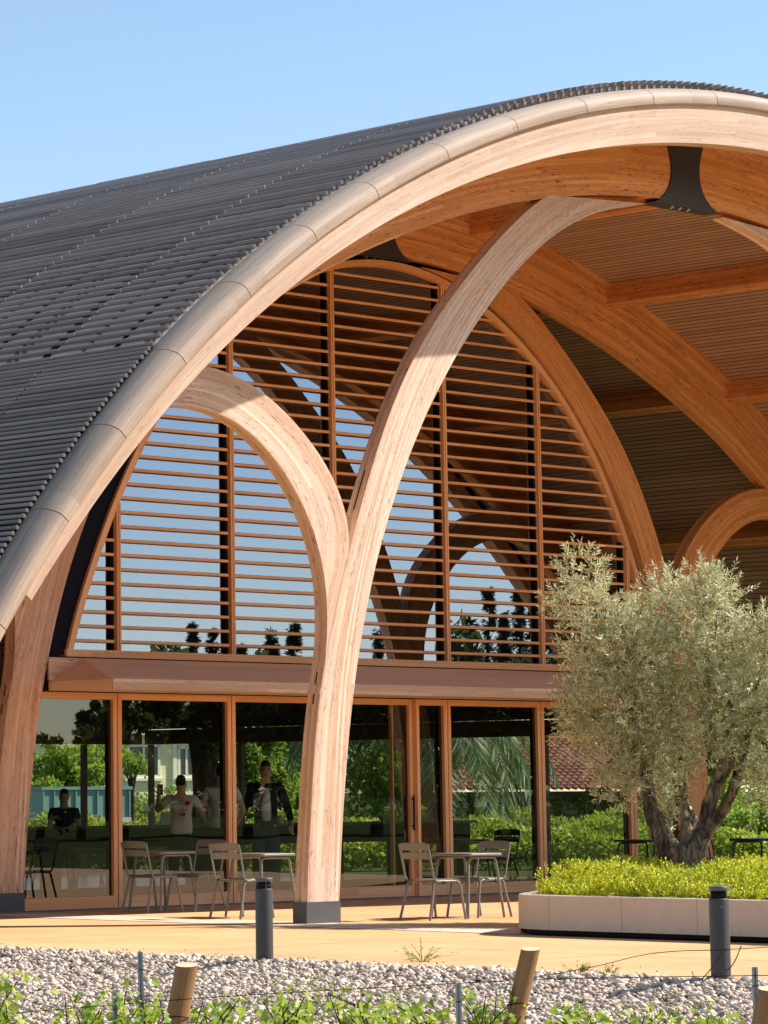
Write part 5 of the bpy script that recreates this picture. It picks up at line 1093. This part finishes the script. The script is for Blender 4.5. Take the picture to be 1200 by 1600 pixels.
for px in (765, 905):
    sc0 = (px - 672)/388*L; b = MB(); k = 10; rr = 1.0
    pts = [a + u*(sc0 + rr*math.cos(t_)) + nrm*.03 + np.array([0, 0, zl(1306) + .42*math.sin(t_)]) for t_ in np.linspace(0, math.pi, 14)]; low_ = [a + u*(sc0 + rr*x) + nrm*.03 + np.array([0, 0, 0.0]) for x in (-1, 1)]
    b.face([low_[1]] + pts + [low_[0]]); b.build('arched_opening', m_gap, th)
n = 9000; sx = RNG.uniform(0, L, n); zz = RNG.uniform(0, zl(1245), n); msk = (np.sin(sx*1.7) + np.sin(sx*3.1 + zz*4) + RNG.normal(0, .4, n)) > -.35; sx, zz = sx[msk], zz[msk]; n = len(sx)
Pp = a[None] + u[None]*sx[:, None] + nrm[None]*RNG.uniform(.04, .18, (n, 1)); Pp[:, 2] = zz; L_ = RNG.uniform(.06, .13, n); iv = leaf_mesh('ivy', Pp, np.tile(nrm, (n, 1))*.6 + RNG.normal(0, .5, (n, 3)) - np.array([0, 0, .4]), L_, L_*.8, m_tree); tag(iv, 'green ivy climbing the ochre wall under the tiled roof', 'ivy')
# clipped hedge rows beyond the pavilion
rw = ['nearest', 'middle', 'farthest']
for k, D in enumerate((64, 72, 82)):
    a, u, nrm, L = wall_frame(-60, 1200, D, D + 2); n = 13000; s_ = RNG.uniform(0, L, n); hh = (.62, .75, .9)[k]; z = RNG.uniform(0, 1, n)**.7*hh*(1 + .18*np.sin(s_*2.3 + k)); P_ = a[None] + u[None]*s_[:, None] + nrm[None]*RNG.normal(0, .2, (n, 1)); P_[:, 2] = z; L_ = RNG.uniform(.08, .16, n)
    tag(leaf_mesh('hedge_row', P_, RNG.normal(0, 1, (n, 3)) + np.array([0, 0, .3]), L_, L_*.6, m_backgrass), f'long leafy vine hedge seen low through the windows, {rw[k]} of the three rows', 'hedge', 'vine hedges seen through the windows')
# seen directly, right of the pavilion
P_, D_ = [], []
for i, (px, py, D, rx, rz, mt, lab) in enumerate(((1150, 1255, 78, 42, 50, m_treelit, 'yellow-green bush seen beyond the terrace right of the far column'), (1215, 1245, 76, 45, 55, m_tree, 'darker green tree at the right edge beyond the terrace'), (1120, 1290, 70, 30, 30, m_treelit, 'low yellow-green bush behind the far dark chairs'), (1190, 1295, 68, 40, 28, m_treelit, 'low bright bush at the right edge behind the far dark chairs'), (1080, 1270, 84, 50, 55, m_tree, 'green tree behind the far right column'))):
    p = at(px, py, D); s = D / F; t = empty('background_bush', (p[0], p[1], -.04), 0, lab, 'bush', 'bushes beyond the terrace'); a_, d_ = crown_pts(np.array(p), rx*s*1.3, rz*s*1.15, 3200, seed=40 + i); L_ = .10*RNG.uniform(.6, 1.3, len(a_)); leaf_mesh('foliage', a_, d_, L_, L_*.6, mt, t)
    limb('stem', [(p[0], p[1], -.1), (p[0], p[1], p[2]*.6), (p[0] + .1, p[1], p[2])], [.09, .07, .04], m_bark2, t, .05, 8)
